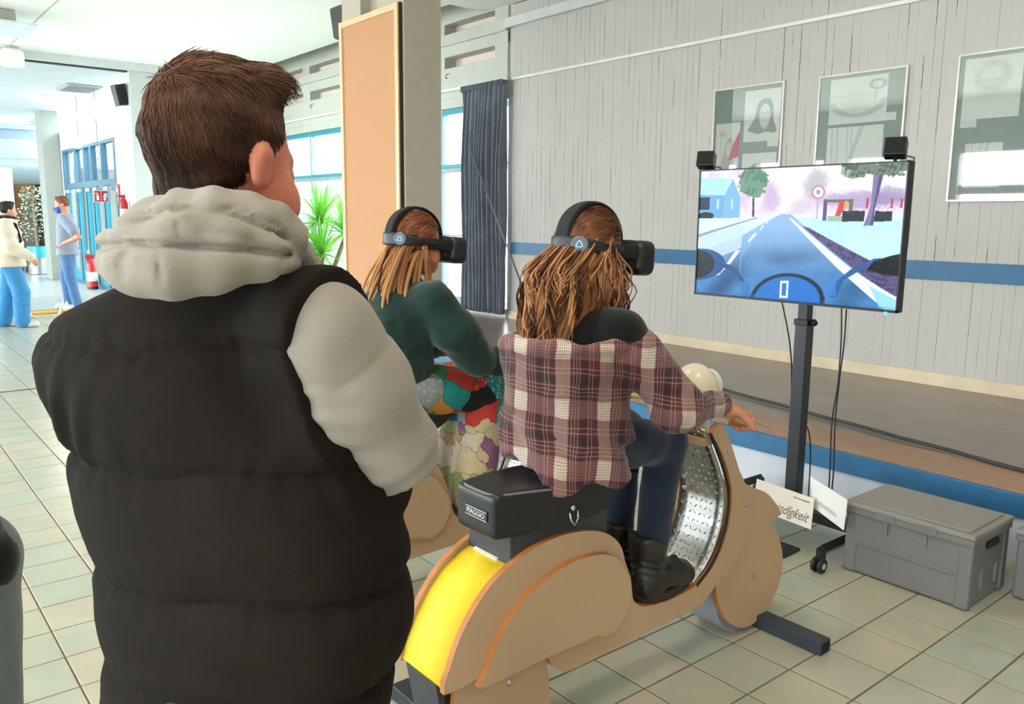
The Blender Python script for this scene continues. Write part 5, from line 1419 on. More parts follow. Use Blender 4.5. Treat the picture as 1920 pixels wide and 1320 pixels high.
# hair: wavy locks falling down the back and over the near shoulder
HCg, HAg = np.asarray(JG['head']), JG['headA']
def f_hairB(P):
    q = (P - HCg) @ HAg.T
    d = s_ell(q, (0, -.012, .036), (.082, .101, .092))
    d = smax(d, q[..., 1] - (.05 + .3 * np.clip(q[..., 2] - .05, 0, 1)), .015)
    d2 = s_chain(P, [HCg + [0, -.06, .02], HCg + [.0, -.095, -.09], HCg + [.0, -.135, -.20], HCg + [-.005, -.14, -.285]], [.078, .088, .096, .062], .04)
    d3 = s_chain(P, [HCg + [.06, -.01, -.03], HCg + [.085, -.045, -.12], HCg + [.085, -.075, -.20]], [.032, .045, .03], .03)
    d = smin(smin(d, d2, .03), d3, .03)
    return d + .007 * vnoise(np.stack([P[..., 0], P[..., 1], P[..., 2] * .3], -1), 60, 81)
HC1, HC2, HC3 = np.array(lin('#a0673f')), np.array(lin('#4c2a1c')), np.array(lin('#c98e5e'))
def colB(V):
    n = .5 + .5 * vnoise(np.stack([V[:, 0], V[:, 1], V[:, 2] * .2], -1), 75, 83); up = np.clip((V[:, 2] - 1.45) / .08, 0, 1)
    c = HC2 + (HC1 - HC2) * np.clip(n, 0, 1)[:, None]; return c * (1 - up[:, None] * .6) + HC2 * .7 * up[:, None] * .6
blob('hair', f_hairB, HCg - [.2, .28, .38], HCg + [.2, .16, .17], .006, hair_mat(), gb, colfn=colB)
def crown(hc, A, f_h, colf, n, seed, L0=.07):
    """fine strands over the top of the head, combed back and down"""
    paths, rad, cols = [], [], []; r_ = np.random.default_rng(seed)
    V = r_.normal(size=(n * 3, 3)); V /= np.linalg.norm(V, axis=1)[:, None]; Q = np.array([0, -.012, .036]) + V * np.array([.082, .101, .092])
    k = (Q[:, 2] > -.03) & (Q[:, 1] < .055 + .3 * np.clip(Q[:, 2] - .05, 0, 1)); V, Q = V[k][:n], Q[k][:n]
    for _ in range(3): Q = Q - V * f_h(hc + Q @ A)[:, None]
    cc = colf(hc + Q @ A)
    for v, p, c in zip(V, Q, cc):
        d = np.array([.15 * r_.normal(), -.9, -.35]); d = d - (d @ v) * v; d /= np.linalg.norm(d) + 1e-6; sd = np.cross(v, d); L = L0 * r_.uniform(.5, 1.1); am = r_.normal() * .006
        pts = [hc + (p + d * L * s - v * (L * s) ** 2 * 5.0 + sd * am * sin(4 * s) + v * .002) @ A for s in np.linspace(0, 1, 7)]
        paths.append(pts); rad.append(np.array([.0013] * 5 + [.001, .0004])); cols.append(c * r_.uniform(.6, 1.5))
    return paths, rad, cols
paths, rad, cols = crown(HCg, HAg, f_hairB, colB, 900, 18)
r_ = np.random.default_rng(8)
for k in range(1300):
    a = r_.uniform(-pi * .98, .25) if k % 5 else r_.uniform(-.6, .38); rr = r_.uniform(.86, 1.06)
    p0 = HCg + np.array([.080 * cos(a), -.012 + .098 * sin(a), r_.uniform(-.02, .05)]) * 1.0
    L = r_.uniform(.20, .37) * (1 if sin(a) < -.2 else .72)
    ex, ey = cos(a) * .108 * rr, -.135 + .1 * sin(a) * rr
    if cos(a) > .5 and sin(a) > -.3: ex, ey = .098 + r_.normal() * .016, -.045 + r_.normal() * .034 + .03 * max(0, a)
    g_ = round(a * 7) * 1.7; ph, fr, am = g_ + r_.normal() * .5, 34 + 5 * sin(g_), .013 + .004 * r_.normal()
    pts = []
    for s in np.linspace(0, 1, 18):
        w = min(1, s * 2.2); z = p0[2] - L * s
        x = p0[0] * (1 - w) + (HCg[0] + ex * (1 - .35 * max(0, s - .6))) * w; y = p0[1] * (1 - w) + (HCg[1] + ey) * w
        wv = am * min(1, s * 2); x += wv * sin(fr * L * s + ph); y += wv * cos(fr * .8 * L * s + ph * 1.7)
        pts.append((x, y, z))
    paths.append(pts); rad.append(np.interp(np.linspace(0, 1, 18), [0, .2, .8, 1], [.0016, .0026, .0022, .0005]) * r_.uniform(.6, 1.25))
    f = np.clip(.5 + .5 * sin(g_ * 2.3) + .25 * r_.normal(), 0, 1); cols.append((HC2 * (1 - f) + HC3 * f) * r_.uniform(.75, 1.1))
strands('wavy_locks', paths, rad, cols, gb, n=4, kind='stuff', m=hair_mat('hair_soft', .5))
# face mask
def f_mask(P):
    q = (P - HCg) @ HAg.T
    d = np.abs(f_head(P, HCg, HAg, .95) - .004) - .0022
    return smax(smax(d, q[..., 2] + .03, .003), -(q[..., 1] - .03), .003)
blob('face_mask', f_mask, HCg - .14, HCg + .14, .0045, mat('mask_blue', '#7fb6c4', .8), gb)
headset(HCg, HAg, 'black virtual reality headset on the rider in plaid')

# ------------------------------------------------------------------ rider with dreadlocks
XA = XC - 1.0
JA = rider(XA, .01, -.01, (.03, 1, -.07), (.25, 1.885, 1.02), (.252, 2.13, .955), None)
ga = thing('person', (XA, 1.66, .80), 'person in a dark green sweatshirt with ginger dreadlocks riding a scooter', 'person')
lo, hi = bounds(JA, .2)
blob('body', lambda P: f_body(P, JA, .95, hB), lo, hi, .007, skin_mat('skin_warm', '#d08a66'), ga)
def f_sweat(P):
    z = P[..., 2]
    c = np.asarray(JA['chest']); d = s_ell(P, c + [0, -.01, .0], (.185, .155, .20)); d = smin(d, s_cap(P, JA['shR'], JA['shL'], .072, .072), .05)
    d = smin(d, s_ell(P, np.asarray(JA['pelvis']) + [0, -.005, .06], (.19, .16, .12)), .05)
    d = smin(d, s_cap(P, np.asarray(JA['neck']) + [0, 0, -.06], np.asarray(JA['neck']) + [0, .005, .0], .09, .068), .03)
    for k, s in (('R', 1), ('L', -1)):
        sh, el, w = (np.asarray(JA[n_ + k], float) for n_ in ('sh', 'el', 'wr'))
        arm = s_chain(P, [sh, sh * .5 + el * .5 + [s * .02, 0, -.005], el + [s * .005, .01, -.012]], [.075, .088, .074], .03)
        cuff = s_chain(P, [el, el * .5 + w * .5 + [0, 0, -.006], w], [.052, .058, .036], .02)
        d = smin(d, arm, .03); d = smin(d, cuff, .006)
    d = smax(d, .84 - z, .02)
    return d + .014 * vnoise(P, 15, 91) + .006 * vnoise(P, 34, 92)
blob('green_sweatshirt', f_sweat, (XA - .42, 1.40, .80), (XA + .42, 2.24, 1.40), .007, cloth_mat('sweat_green', '#1a322b', .2, 500), ga)
t = NT('patchwork_cloth'); vq = t.coord()
nz = t.n('ShaderNodeTexNoise'); nz.inputs['Scale'].default_value = 16; t.l(vq, nz.inputs['Vector'])
vm = t.n('ShaderNodeVectorMath', operation='MULTIPLY_ADD'); t.l(nz.outputs['Color'], vm.inputs[0]); vm.inputs[1].default_value = (.06, .06, .06); t.l(vq, vm.inputs[2]); v_ = vm.outputs[0]
vo = t.n('ShaderNodeTexVoronoi'); vo.feature = 'F1'; t.l(t.mapping(v_, (1, 1, 1)), vo.inputs['Vector']); vo.inputs['Scale'].default_value = 9.5
wn = t.n('ShaderNodeTexWhiteNoise', noise_dimensions='3D'); t.l(vo.outputs['Color'], wn.inputs['Vector'])
up = t.ramp(wn.outputs['Value'], [(0, lin('#c23b2c')), (.16, lin('#171a1c')), (.34, lin('#2e7a4a')), (.5, lin('#cf8a3a')), (.62, lin('#1f8f8c')), (.74, lin('#9aa4a6')), (.88, lin('#2b5f9a'))], 'CONSTANT')
dn = t.ramp(wn.outputs['Value'], [(0, lin('#c8b48c')), (.3, lin('#b39466')), (.55, lin('#cdbfa8')), (.75, lin('#8d5f86')), (.88, lin('#9aa86a'))], 'CONSTANT')
sp = t.n('ShaderNodeSeparateXYZ'); t.l(v_, sp.inputs[0])
c = t.mix(t.math('LESS_THAN', t.math('ADD', sp.outputs[2], t.math('MULTIPLY', t.noise(v_, 9, 1), .1)), .79), up, dn)
vo2 = t.n('ShaderNodeTexVoronoi'); vo2.feature = 'DISTANCE_TO_EDGE'; t.l(v_, vo2.inputs['Vector']); vo2.inputs['Scale'].default_value = 9.5
c = t.mix(t.math('MULTIPLY', t.math('LESS_THAN', vo2.outputs[0], .014), .6), c, lin('#2a2320'))
vo3 = t.n('ShaderNodeTexVoronoi'); t.l(v_, vo3.inputs['Vector']); vo3.inputs['Scale'].default_value = 60
dots = t.math('MULTIPLY', t.math('LESS_THAN', vo3.outputs['Distance'], .3), t.math('LESS_THAN', t.math('FRACT', t.math('MULTIPLY', wn.outputs['Value'], 7.3)), .4))
c = t.mix(t.math('MULTIPLY', dots, .6), c, lin('#d8d2c4')); t.base(c); t.set(rough=.85)
blob('patchwork_trousers', lambda P: f_pants(P, JA, (.108, .092, .098)) + .006 * vnoise(P, 18, 95), (XA - .32, 1.42, .30), (XA + .32, 2.24, 1.06), .007, t.m, ga)
boots(JA, ga, mat('shoe_maroon', '#451f26', .6, var=.15), mat('sole_dark', '#3a2b28', .8), .44)
HCa, HAa = np.asarray(JA['head']), JA['headA']
def f_hairA(P):
    q = (P - HCa) @ HAa.T
    d = s_ell(q, (0, -.012, .034), (.084, .103, .092)); d = smax(d, q[..., 1] - (.05 + .3 * np.clip(q[..., 2] - .05, 0, 1)), .015)
    d = smax(d, -q[..., 2] - .05, .02)
    return d + .004 * np.sin(q[..., 0] * 210 + 20 * q[..., 1])
DA1, DA2 = np.array(lin('#8a5236')), np.array(lin('#c08a52'))
blob('hair', f_hairA, HCa - [.16, .2, .2], HCa + [.16, .16, .17], .006, hair_mat(), ga, colfn=lambda V: DA1 * (0.8 + .3 * np.sin(V[:, :1] * 210)))
r_ = np.random.default_rng(21)
dl = []
for k in range(84):
    a = r_.uniform(-pi * 1.02, -.02) if k < 72 else r_.uniform(-.12, .12)
    p0 = HCa + np.array([.076 * cos(a), -.012 + .092 * sin(a), r_.uniform(-.045, .02)])
    L = r_.uniform(.22, .36) if k < 72 else r_.uniform(.30, .42)
    out = r_.uniform(.03, .15) * (1 if sin(a) < -.3 else .35)
    ex = cos(a) * .03 + .04 * r_.normal() * .5; ph = r_.uniform(0, 6)
    if k >= 72: out, ex = -.01, .05
    pts = [p0 + np.array([ex * s + .006 * sin(7 * s + ph) * s, -out * (1 - (1 - s) ** 2) - .02 * s, -L * s + .03 * sin(pi * min(1, s * 3)) * (sin(a) < -.3) * .3]) for s in np.linspace(0, 1, 12)]
    f = r_.uniform(0, 1); base = DA1 * (1 - f) + DA2 * f; tip = np.array(lin('#d0a065'))
    cc = np.array([base * (1 - s ** 2 * .6) + tip * s ** 2 * .6 for s in np.linspace(0, 1, 12)]) * r_.uniform(.75, 1.1)
    rd = np.interp(np.linspace(0, 1, 12), [0, .1, .8, 1], [.006, .0078, .0062, .002]) * r_.uniform(.7, 1.2)
    strands('dreadlock', [pts], [rd], [cc], ga, n=7)
pa_, ra_, ca_ = crown(HCa, HAa, f_hairA, lambda V: np.repeat(DA1[None], len(V), 0), 500, 23)
strands('hair_strands', pa_, ra_, ca_, ga, n=3, kind='stuff')
headset(HCa, HAa, 'black virtual reality headset on the rider with dreadlocks')
# ================================================================== ENTRANCE HALL BEHIND
M_WHT = mat('hall_white', '#c6cccb', .7, var=.02)
M_BLU = mat('bulkhead_blue', '#b7c8d6', .7, var=.03)
M_STB = mat('door_steel_blue', '#466f86', .4, .2)
M_TLD = mat('door_teal', '#2b8fa3', .4)
bm_ = box('trim_1', mat('beam_grey', '#cfd6d4', .7), None, -15.3, -15.0, -5.3, 6.6, 3.905, 4.5, kind='structure')
box('track', mat('track_black', '#252628', .6), bm_, -15.2, -15.1, -5.2, 4.05, 3.885, 3.905)
MB().box(-15.45, -15.05, 4.03, 4.5, 0, 3.905).build('hall_column', M_WHT, None, bevel=.01, label='white square column at the end of the hall beam', cat='column')
MB().box(-15.4, -15.25, 4.5, 6.6, 0, 3.905).build('wall_far', M_WHT, None, kind='structure')
MB().box(-24, -15.3, -5.3, 4.6, 3.905, 4.2).build('ceiling', mat('hall_ceiling', '#c9d0d0', .8), None, kind='structure')
w = MB().box(-17.36, -15.45, 4.3, 4.5, 0, 3.43); w.box(-23.5, -21.85, 4.3, 4.5, 0, 3.43); w.box(-21.85, -17.36, 4.3, 4.5, 3.0, 3.43)
w.build('wall_entrance', M_WHT, None, kind='structure')
dr = thing('door_1', (-19.6, 4.35, 0), None, None, kind='structure')
xs_ = [-21.85, -20.69, -19.85, -19.24, -18.36, -17.36]
for x in xs_: box('mullion', M_STB, dr, x - .06, x + .06, 4.29, 4.4, 0, 3.0)
for z in (0, 2.12, 2.94): box('rail', M_STB, dr, -21.85, -17.36, 4.288, 4.402, z, z + (.12 if z == 2.12 else .06))
for a, b in zip(xs_[:-1], xs_[1:]):
    box('pane', GL, dr, a + .06, b - .06, 4.34, 4.346, 2.24, 2.94)
    lf = box('door_leaf', M_TLD, dr, a + .06, a + .16, 4.31, 4.37, .06, 2.12)
    box('door_leaf', M_TLD, dr, b - .16, b - .06, 4.31, 4.37, .06, 2.12); box('pane', GL, dr, a + .16, b - .16, 4.34, 4.346, .3, 2.12)
    box('kick_rail', M_TLD, dr, a + .16, b - .16, 4.31, 4.37, .06, .3)
    box('door_closer', mat('closer_grey', '#8b98a0', .4), dr, a + .2, a + .55, 4.24, 4.29, 2.02, 2.1, bevel=.01)
# sign, box and extinguishers
sg = thing('safety_sign', (-17.6, 4.07, 1.78), 'red hanging sign with two white fire-safety pictograms near the glass doors', 'sign')
box('plate', mat('sign_white', '#efefec', .5), sg, -17.62, -17.6, 3.945, 4.205, 1.78, 2.005, bevel=.003)
for y in (3.955, 4.08): box('field', mat('sign_red', '#c4232b', .5), sg, -17.6, -17.596, y, y + .115, 1.79, 1.995)
for y, k in ((4.0125, 0), (4.1375, 1)):
    m = MB(); m.box(-17.596, -17.592, y - .022, y + .022, 1.815, 1.915); m.box(-17.596, -17.592, y - .010, y + .010, 1.915, 1.955)
    if k: m.box(-17.596, -17.592, y + .01, y + .042, 1.87, 1.95)
    else: m.box(-17.596, -17.592, y - .045, y - .01, 1.935, 1.955)
    m.build('pictogram', mat('sign_white', '#efefec', .5), sg)
MB().tube([(-17.61, 4.075, 2.0), (-17.61, 4.075, 3.9)], .008, 6).build('hanger_rod', mat('rod_grey', '#77787c', .4, .4), sg)
al = thing('call_point', (-17.15, 4.29, 1.95), 'small red alarm box on the white wall beside the doors', 'alarm box')
box('case', mat('alarm_red', '#c9606a', .5), al, -17.22, -17.1, 4.26, 4.298, 1.93, 2.12, bevel=.008); box('window', mat('sign_white', '#efefec', .5), al, -17.2, -17.12, 4.256, 4.262, 1.97, 2.05)
M_RED = mat('extinguisher_red', '#c02a2f', .3)
def extinguisher(x, y, z, label, s=1.0):
    e = thing('fire_extinguisher', (x, y, z), label, 'extinguisher')
    c = (x, y, z)
    MB().lathe([(.07 * s, 0), (.085 * s, .02 * s), (.085 * s, .42 * s), (.06 * s, .50 * s), (.025 * s, .53 * s)], c, (0, 0, 1), 20).build('cylinder', M_RED, e, smooth='auto')
    MB().lathe([(.087 * s, .0), (.087 * s, .04 * s)], (x, y, z + .0), (0, 0, 1), 20).build('base_ring', M_BLK, e, smooth='auto')
    MB().lathe([(.0862 * s, .14 * s), (.0862 * s, .30 * s)], c, (0, 0, 1), 20).build('label_band', mat('label_cream', '#e3d8c4', .6), e, smooth='auto')
    MB().box(x - .02 * s, x + .02 * s, y - .1 * s, y + .05 * s, z + .53 * s, z + .60 * s).build('valve', M_RED, e, bevel=.008)
    MB().tube([(x, y, z + .56 * s), (x - .12 * s, y - .03, z + .55 * s), (x - .17 * s, y - .04, z + .4 * s), (x - .14 * s, y - .05, z + .2 * s), (x - .10 * s, y - .07, z + .1 * s)], .013 * s, 8).build('hose', M_BLK, e, smooth=True)
    MB().tube([(x - .10 * s, y - .07, z + .16 * s), (x - .09 * s, y - .07, z + .02 * s)], [.018 * s, .026 * s], 10).build('nozzle', mat('nozzle_green', '#6f8f6a', .5), e, smooth='auto')
extinguisher(-16.5, 4.19, 1.40, 'red fire extinguisher hung on the white wall above floor level', .85)
extinguisher(-19.0, 4.12, 0, 'red fire extinguisher standing on the floor by the glass doors', 1.2)
# ceiling lamp, exit light, vent, column speaker
lp = thing('ceiling_lamp', (-19.6, 3.75, 3.9), 'round glowing ceiling lamp in the entrance hall', 'lamp')
MB().lathe([(.40, 0), (.42, -.03), (.36, -.09), (.2, -.13), (.02, -.14)], (-19.6, 3.75, 3.9), (0, 0, 1), 28).build('diffuser', emat('lamp_warm', '#ffe6bf', 14), lp, smooth=True)
area_lamp('entrance_lamp_light', (-19.6, 3.75, 3.7), .6, .6, 70, (1, .9, .76), disk=True)
MB().lathe([(.44, 0), (.44, -.02), (.41, -.02)], (-19.6, 3.75, 3.905), (0, 0, 1), 28).build('rim', M_WHT, lp, smooth='auto')
xl = thing('exit_light', (-19, 3.95, 2.9), 'white rectangular light box hung on a thin rod before the doors', 'lamp')
box('light_box', emat('exit_glow', '#eafff4', 2.5), xl, -19.08, -18.92, 3.78, 4.08, 2.88, 3.08, bevel=.01)
MB().tube([(-19, 4.05, 3.07), (-19, 4.05, 3.9)], .01, 6).build('rod', mat('rod_grey', '#77787c', .4, .4), xl)
vt = thing('ceiling_vent', (-17.7, 3.9, 3.88), 'grey ventilation panel on the entrance hall ceiling', 'vent')
box('panel', mat('vent_grey', '#9aa3a3', .6), vt, -18.2, -17.2, 3.55, 4.15, 3.87, 3.904, bevel=.01)
for k in range(5): box('slat', mat('vent_dark', '#6d7778', .6), vt, -18.1 + .18 * k, -18.0 + .18 * k, 3.6, 4.1, 3.862, 3.871)
sp2 = thing('loudspeaker', (-15.25, 3.93, 3.4), 'small dark loudspeaker fixed to the white hall column', 'loudspeaker')
MB().obox((-15.25, 3.93, 3.52), (.1, .02, 0), (-.015, .085, .02), (0, -.03, .17)).build('cabinet', mat('speaker_grey', '#4d4c4e', .6), sp2, bevel=.015)
MB().obox((-15.15, 3.93, 3.52), (.006, .001, 0), (-.012, .075, .02), (0, -.028, .155)).build('grille', mat('speaker_black', '#1f1f21', .8), sp2)
# spot lamp under the beam, luminaire near the camera side
sl = thing('spot_lamp', (-15.0, 2.33, 3.75), 'white cylindrical spot lamp under the hall beam', 'lamp')
MB().lathe([(.15, 0), (.16, .02), (.16, .2), (.13, .24)], (-14.82, 2.33, 3.74), (0, 0, 1), 20).build('shade', mat('lamp_white', '#eef0e8', .5), sl, smooth='auto')
MB().lathe([(.10, 0), (.10, .06)], (-14.82, 2.33, 3.97), (0, 0, 1), 16).build('ceiling_cup', mat('cup_grey', '#b3b2a6', .5), sl, smooth='auto')
fx = thing('ceiling_luminaire', (-12.6, 1.9, 4.0), 'grey ceiling luminaire with a pale square plate', 'lamp')
box('housing', mat('luminaire_grey', '#b9b6a8', .6), fx, -12.6, -12.2, 1.55, 2.0, 3.86, CEIL, bevel=.02); box('plate', mat('plate_pale', '#dfe8f2', .5), fx, -12.95, -12.0, 1.3, 2.2, 3.83, 3.86, bevel=.01)
# second column, bulkhead, tube light, far room
MB().box(-22.7, -22.1, 3.93, 4.29, 0, 3.905).build('hall_column', mat('column2', '#969c96', .8, var=.04), None, bevel=.01, label='grey column at the far end of the glass doors', cat='column')
blk_ = MB().box(-24.4, -24.0, -5, 4.6, 2.9, 3.36); blk_.box(-24.4, -23.9, -5, 4.6, 3.6, 3.72); blk_.box(-24.4, -24.3, -5, 4.6, 3.3, 4.3)
blk_.build('wall_bulkhead', M_BLU, None, kind='structure')
tl = thing('tube_light', (-24, 3.2, 3.75), 'long bright tube light on the bulkhead of the far hall', 'lamp')
MB().tube([(-24.1, -1, 3.85), (-24.1, 3.98, 3.85)], .085, 10).build('tube', emat('tube_white', '#ffffff', 6), tl, smooth='auto')
box('fixture', mat('fixture_violet', '#7f86a8', .6), tl, -24.29, -24.2, -1.2, 4.3, 3.74, 3.96); box('end_cap', mat('lamp_white', '#eef0e8', .5), tl, -24.2, -24.02, 3.985, 4.06, 3.76, 3.94)
MB().box(-40, -24.4, -5, 8.5, 2.75, 2.9).build('ceiling', mat('low_ceiling', '#cfe0e6', .8), None, kind='structure')
MB().box(-39.8, -39.4, -5, 9, 0, 2.9).build('wall_end', mat('far_orange', '#b98a62', .8, var=.08), None, kind='structure')
box('door_2', mat('far_door', '#8d8070', .7), None, -39.4, -39.3, 6.1, 6.6, 0, 2.15, kind='structure')
box('trim_2', mat('far_brown', '#4f3a2e', .8), None, -39.4, -39.2, 6.65, 8.5, 0, 2.75, kind='structure'); box('trim_3', mat('far_redbrown', '#7a4634', .8), None, -39.4, -39.25, 5.55, 5.85, 0, 2.6, kind='structure')
MB().box(-26.2, -26.0, -5, 3.86, 0, 2.75).build('wall_partition', mat('partition_cream', '#f0ead8', .8), None, kind='structure')
MB().box(-40, -15.3, 8.4, 8.6, 0, 4).build('wall_side', M_WHT, None, kind='structure')
bn = thing('bench', (-25.5, 3.7, 0), 'low dark bench in the far hall beside the bin', 'bench')
box('seat', mat('bench_plum', '#574455', .6), bn, -25.95, -25.15, 3.4, 4.0, .36, .46, bevel=.01)
for x in (-25.85, -25.25):
    for y in (3.5, 3.9): box('leg', mat('bench_plum', '#574455', .6), bn, x - .03, x + .03, y - .03, y + .03, 0, .36)
wb = thing('waste_bin', (-24.3, 4.02, 0), 'silver waste bin with a turquoise liner', 'bin')
MB().lathe([(.17, 0), (.2, .02), (.215, .5), (.2, .5)], (-24.3, 4.02, 0), (0, 0, 1), 24).build('drum', mat('bin_silver', '#b4b5b4', .3, .8), wb, smooth='auto')
MB().grid(lambda u, v: (-24.3 + (.225 + .02 * sin(u * 40)) * (1 + .12 * v) * cos(2 * pi * u), 4.02 + (.225 + .02 * sin(u * 40)) * (1 + .12 * v) * sin(2 * pi * u), .72 - .28 * v), 40, 5, closeu=True).build('liner', mat('liner_turquoise', '#2f9fae', .4), wb, smooth=True)
# pale-leaved tree in the far hall
pt = thing('potted_tree', (-25.0, 4.15, 0), 'small pale-leaved indoor tree in a white pot beside the grey column', 'plant')
MB().lathe([(.16, 0), (.2, .45), (.17, .45), (.16, .42)], (-25.0, 4.15, 0), (0, 0, 1), 20).build('pot', mat('pot_white', '#e9ecec', .5), pt, smooth='auto')
MB().tube([(-25, 4.15, .4), (-25.02, 4.13, 1.0), (-24.98, 4.12, 1.7), (-25, 4.15, 2.2)], [.03, .025, .02, .01], 8).build('trunk', mat('bark', '#7d6b58', .9), pt, smooth=True)
r_ = np.random.default_rng(4); lf = MB()
for k in range(420):
    z = r_.uniform(.95, 2.3); rr = .34 * sqrt(r_.uniform(0, 1)) * (1.15 - .25 * (z - 1)); a = r_.uniform(0, 6.28)
    c = np.array([-25 + rr * cos(a), 4.12 + rr * sin(a), z - .3 * rr]); d1 = U_([cos(a), sin(a), r_.uniform(-.7, .2)]); d2 = U_(np.cross(d1, r_.normal(size=3)))
    L = r_.uniform(.05, .09); lf.add([c, c + d1 * L * .5 + d2 * L * .32, c + d1 * L, c + d1 * L * .5 - d2 * L * .32], [(0, 1, 2, 3)])
lf.build('foliage', mat('leaf_pale', '#a9c2a6', .5, var=.25, vscale=9), pt, kind='stuff')
# yellow barrier pole on two A-stands
ba = thing('floor_barrier', (-14.15, 2.35, 0), 'yellow pole lying on white A-shaped stands across the hall floor', 'barrier')
MB().tube([(-14.2, 1.8, .06), (-14.16, 3.2, .07)], .03, 10).build('pole', mat('barrier_yellow', '#e8b93a', .5), ba, smooth='auto')
for y in (2.10, 2.65):
    m = MB()
    for s in (-1, 1): m.obox((-14.13, y + s * .055, .115), (.012, 0, 0), (0, .022, 0), (0, -s * .045, .115))
    m.box(-14.142, -14.118, y - .05, y + .05, .085, .115)
    m.build('stand', mat('stand_white', '#eee6dc', .6), ba)
    box('stand_foot', mat('foot_orange', '#e0953e', .6), ba, -14.2, -14.06, y - .12, y + .12, 0, .018)

# ---- yucca by the windows
yu = thing('potted_yucca', (-11.7, 5.75, 0), 'tall green yucca with strap leaves by the bright windows', 'plant')
MB().lathe([(.17, 0), (.22, .36), (.19, .36), (.18, .33)], (-11.7, 5.75, .0), (0, 0, 1), 24).build('pot', mat('pot_terracotta', '#8e5a40', .8), yu, smooth='auto')
heads = [(-11.7, 5.75, 1.45), (-11.35, 5.6, 1.0), (-12.05, 5.85, .95), (-11.15, 5.9, 1.3)]
for hx_, hy_, hz_ in heads: MB().tube([(-11.7, 5.75, .3), ((-11.7 + hx_) / 2, (5.75 + hy_) / 2, hz_ * .6), (hx_, hy_, hz_)], [.04, .035, .03], 8).build('cane', mat('bark', '#7d6b58', .9), yu, smooth=True)
t = NT('yucca_leaf'); v_ = t.coord(); t.base(t.ramp(t.noise(v_, 5, 2), [(.3, lin('#3f8f2c')), (.7, lin('#79c24a'))])); t.set(rough=.4)
tr_ = t.n('ShaderNodeBsdfTranslucent'); tr_.inputs[0].default_value = (*lin('#8fdc55'), 1); ms = t.n('ShaderNodeMixShader'); ms.inputs[0].default_value = .45
t.l(t.b.outputs[0], ms.inputs[1]); t.l(tr_.outputs[0], ms.inputs[2]); t.l(ms.outputs[0], t.out.inputs[0]); M_YU = t.m
r_ = np.random.default_rng(14)
for hi_, (hx_, hy_, hz_) in enumerate(heads):
    for k in range(62 if hi_ == 0 else 44):
        a = r_.uniform(0, 6.28); el_ = r_.uniform(-.25, 1.45); L = r_.uniform(.6, .95) if hi_ == 0 else r_.uniform(.5, .85); wd = r_.uniform(.024, .038)
        d0 = np.array([cos(a) * cos(el_), sin(a) * cos(el_), sin(el_)]); sd = U_(np.cross(d0, (0, 0, 1))); pts = []
        m = MB()
        def leaf(u, v):
            s = v; p = np.array([hx_, hy_, hz_]) + d0 * L * s + np.array([0, 0, -.30 * L * s * s * cos(el_) ** .5 if cos(el_) > 0 else 0])
            ww = wd * (1 - s) ** .6 * min(1, s * 6 + .5); up = np.cross(sd, d0)
            return p + sd * ww * (2 * u - 1) + up * .25 * ww * abs(2 * u - 1)
        m.grid(leaf, 3, 7).build('leaf', M_YU, yu, smooth=True)
# ================================================================== PEOPLE FURTHER OFF
def stand_joints(G, F, s, el=None, wr=None, step=0.0):
    G = np.asarray(G, float); F = U_(F); R = np.cross(F, (0, 0, 1.0)); p = lambda r, f, z: G + (R * r + F * f) * s + np.array([0, 0, z * s])
    J = dict(pelvis=p(0, 0, .95), chest=p(0, 0, 1.25), neck=p(0, .0, 1.47), head=p(0, .03, 1.60), shR=p(.17, 0, 1.40), shL=p(-.17, 0, 1.40))
    for k, q in (('R', 1), ('L', -1)):
        J['el' + k] = p(q * .23, -.02, 1.12); J['wr' + k] = p(q * .24, .06, .88)
        J['hi' + k] = p(q * .085, 0, .92); J['kn' + k] = p(q * .09, .03 + q * step * .8, .50); J['an' + k] = p(q * .095, -.02 + q * step * 1.2, .09); J['toe' + k] = p(q * .11, .14 + q * step * 1.2, .04)
    return J, p, R
def jeans_fn(J, s, r=(.098, .075, .07), seed=1):
    def f(P):
        d = s_ell(P, J['pelvis'], (.155 * s, .155 * s, .12 * s))
        for k in 'RL': d = smin(d, s_chain(P, [J['hi' + k], J['kn' + k], np.asarray(J['an' + k]) + [0, 0, -.01]], [q * s for q in r], .03), .03)
        return d + .006 * vnoise(P, 20, seed)
    return f
def dress(J, s, par, jean, shoe, hcol, skin, lo, hi, h=.012, r=(.098, .075, .07), hair_k=1.0):
    blob('jeans', jeans_fn(J, s, r), lo, hi, h, jean, par)
    for k in 'RL':
        a_, t_ = np.asarray(J['an' + k]), np.asarray(J['toe' + k]); blob('shoe', lambda P: f_shoe(P, a_, t_, .038 * s, .05 * s), np.minimum(a_, t_) - .14, np.maximum(a_, t_) + .14, .01, shoe, par)
    hc, A = np.asarray(J['head']), J['headA']
    def fh(P):
        q = ((P - hc) @ A.T) / s; d = s_ell(q, (0, -.012, .042), (.084, .105, .094)); d = smin(d, s_ell(q, (0, .05, .1), (.06, .05, .03)), .02)
        d = smax(d, q[..., 1] - (.06 + .3 * np.clip(q[..., 2] - .06, 0, 1) - .9 * np.clip(.05 - q[..., 2], 0, 1)), .01); d = smax(d, -q[..., 2] - .07 + .8 * np.clip(q[..., 1] + .05, 0, 1), .01)
        return d * s + .006 * vnoise(P, 70, 5)
    blob('hair', fh, hc - .2 * s, hc + .22 * s, .009, mat('hair_' + hcol[1:], hcol, .6, var=.3, vscale=60), par)
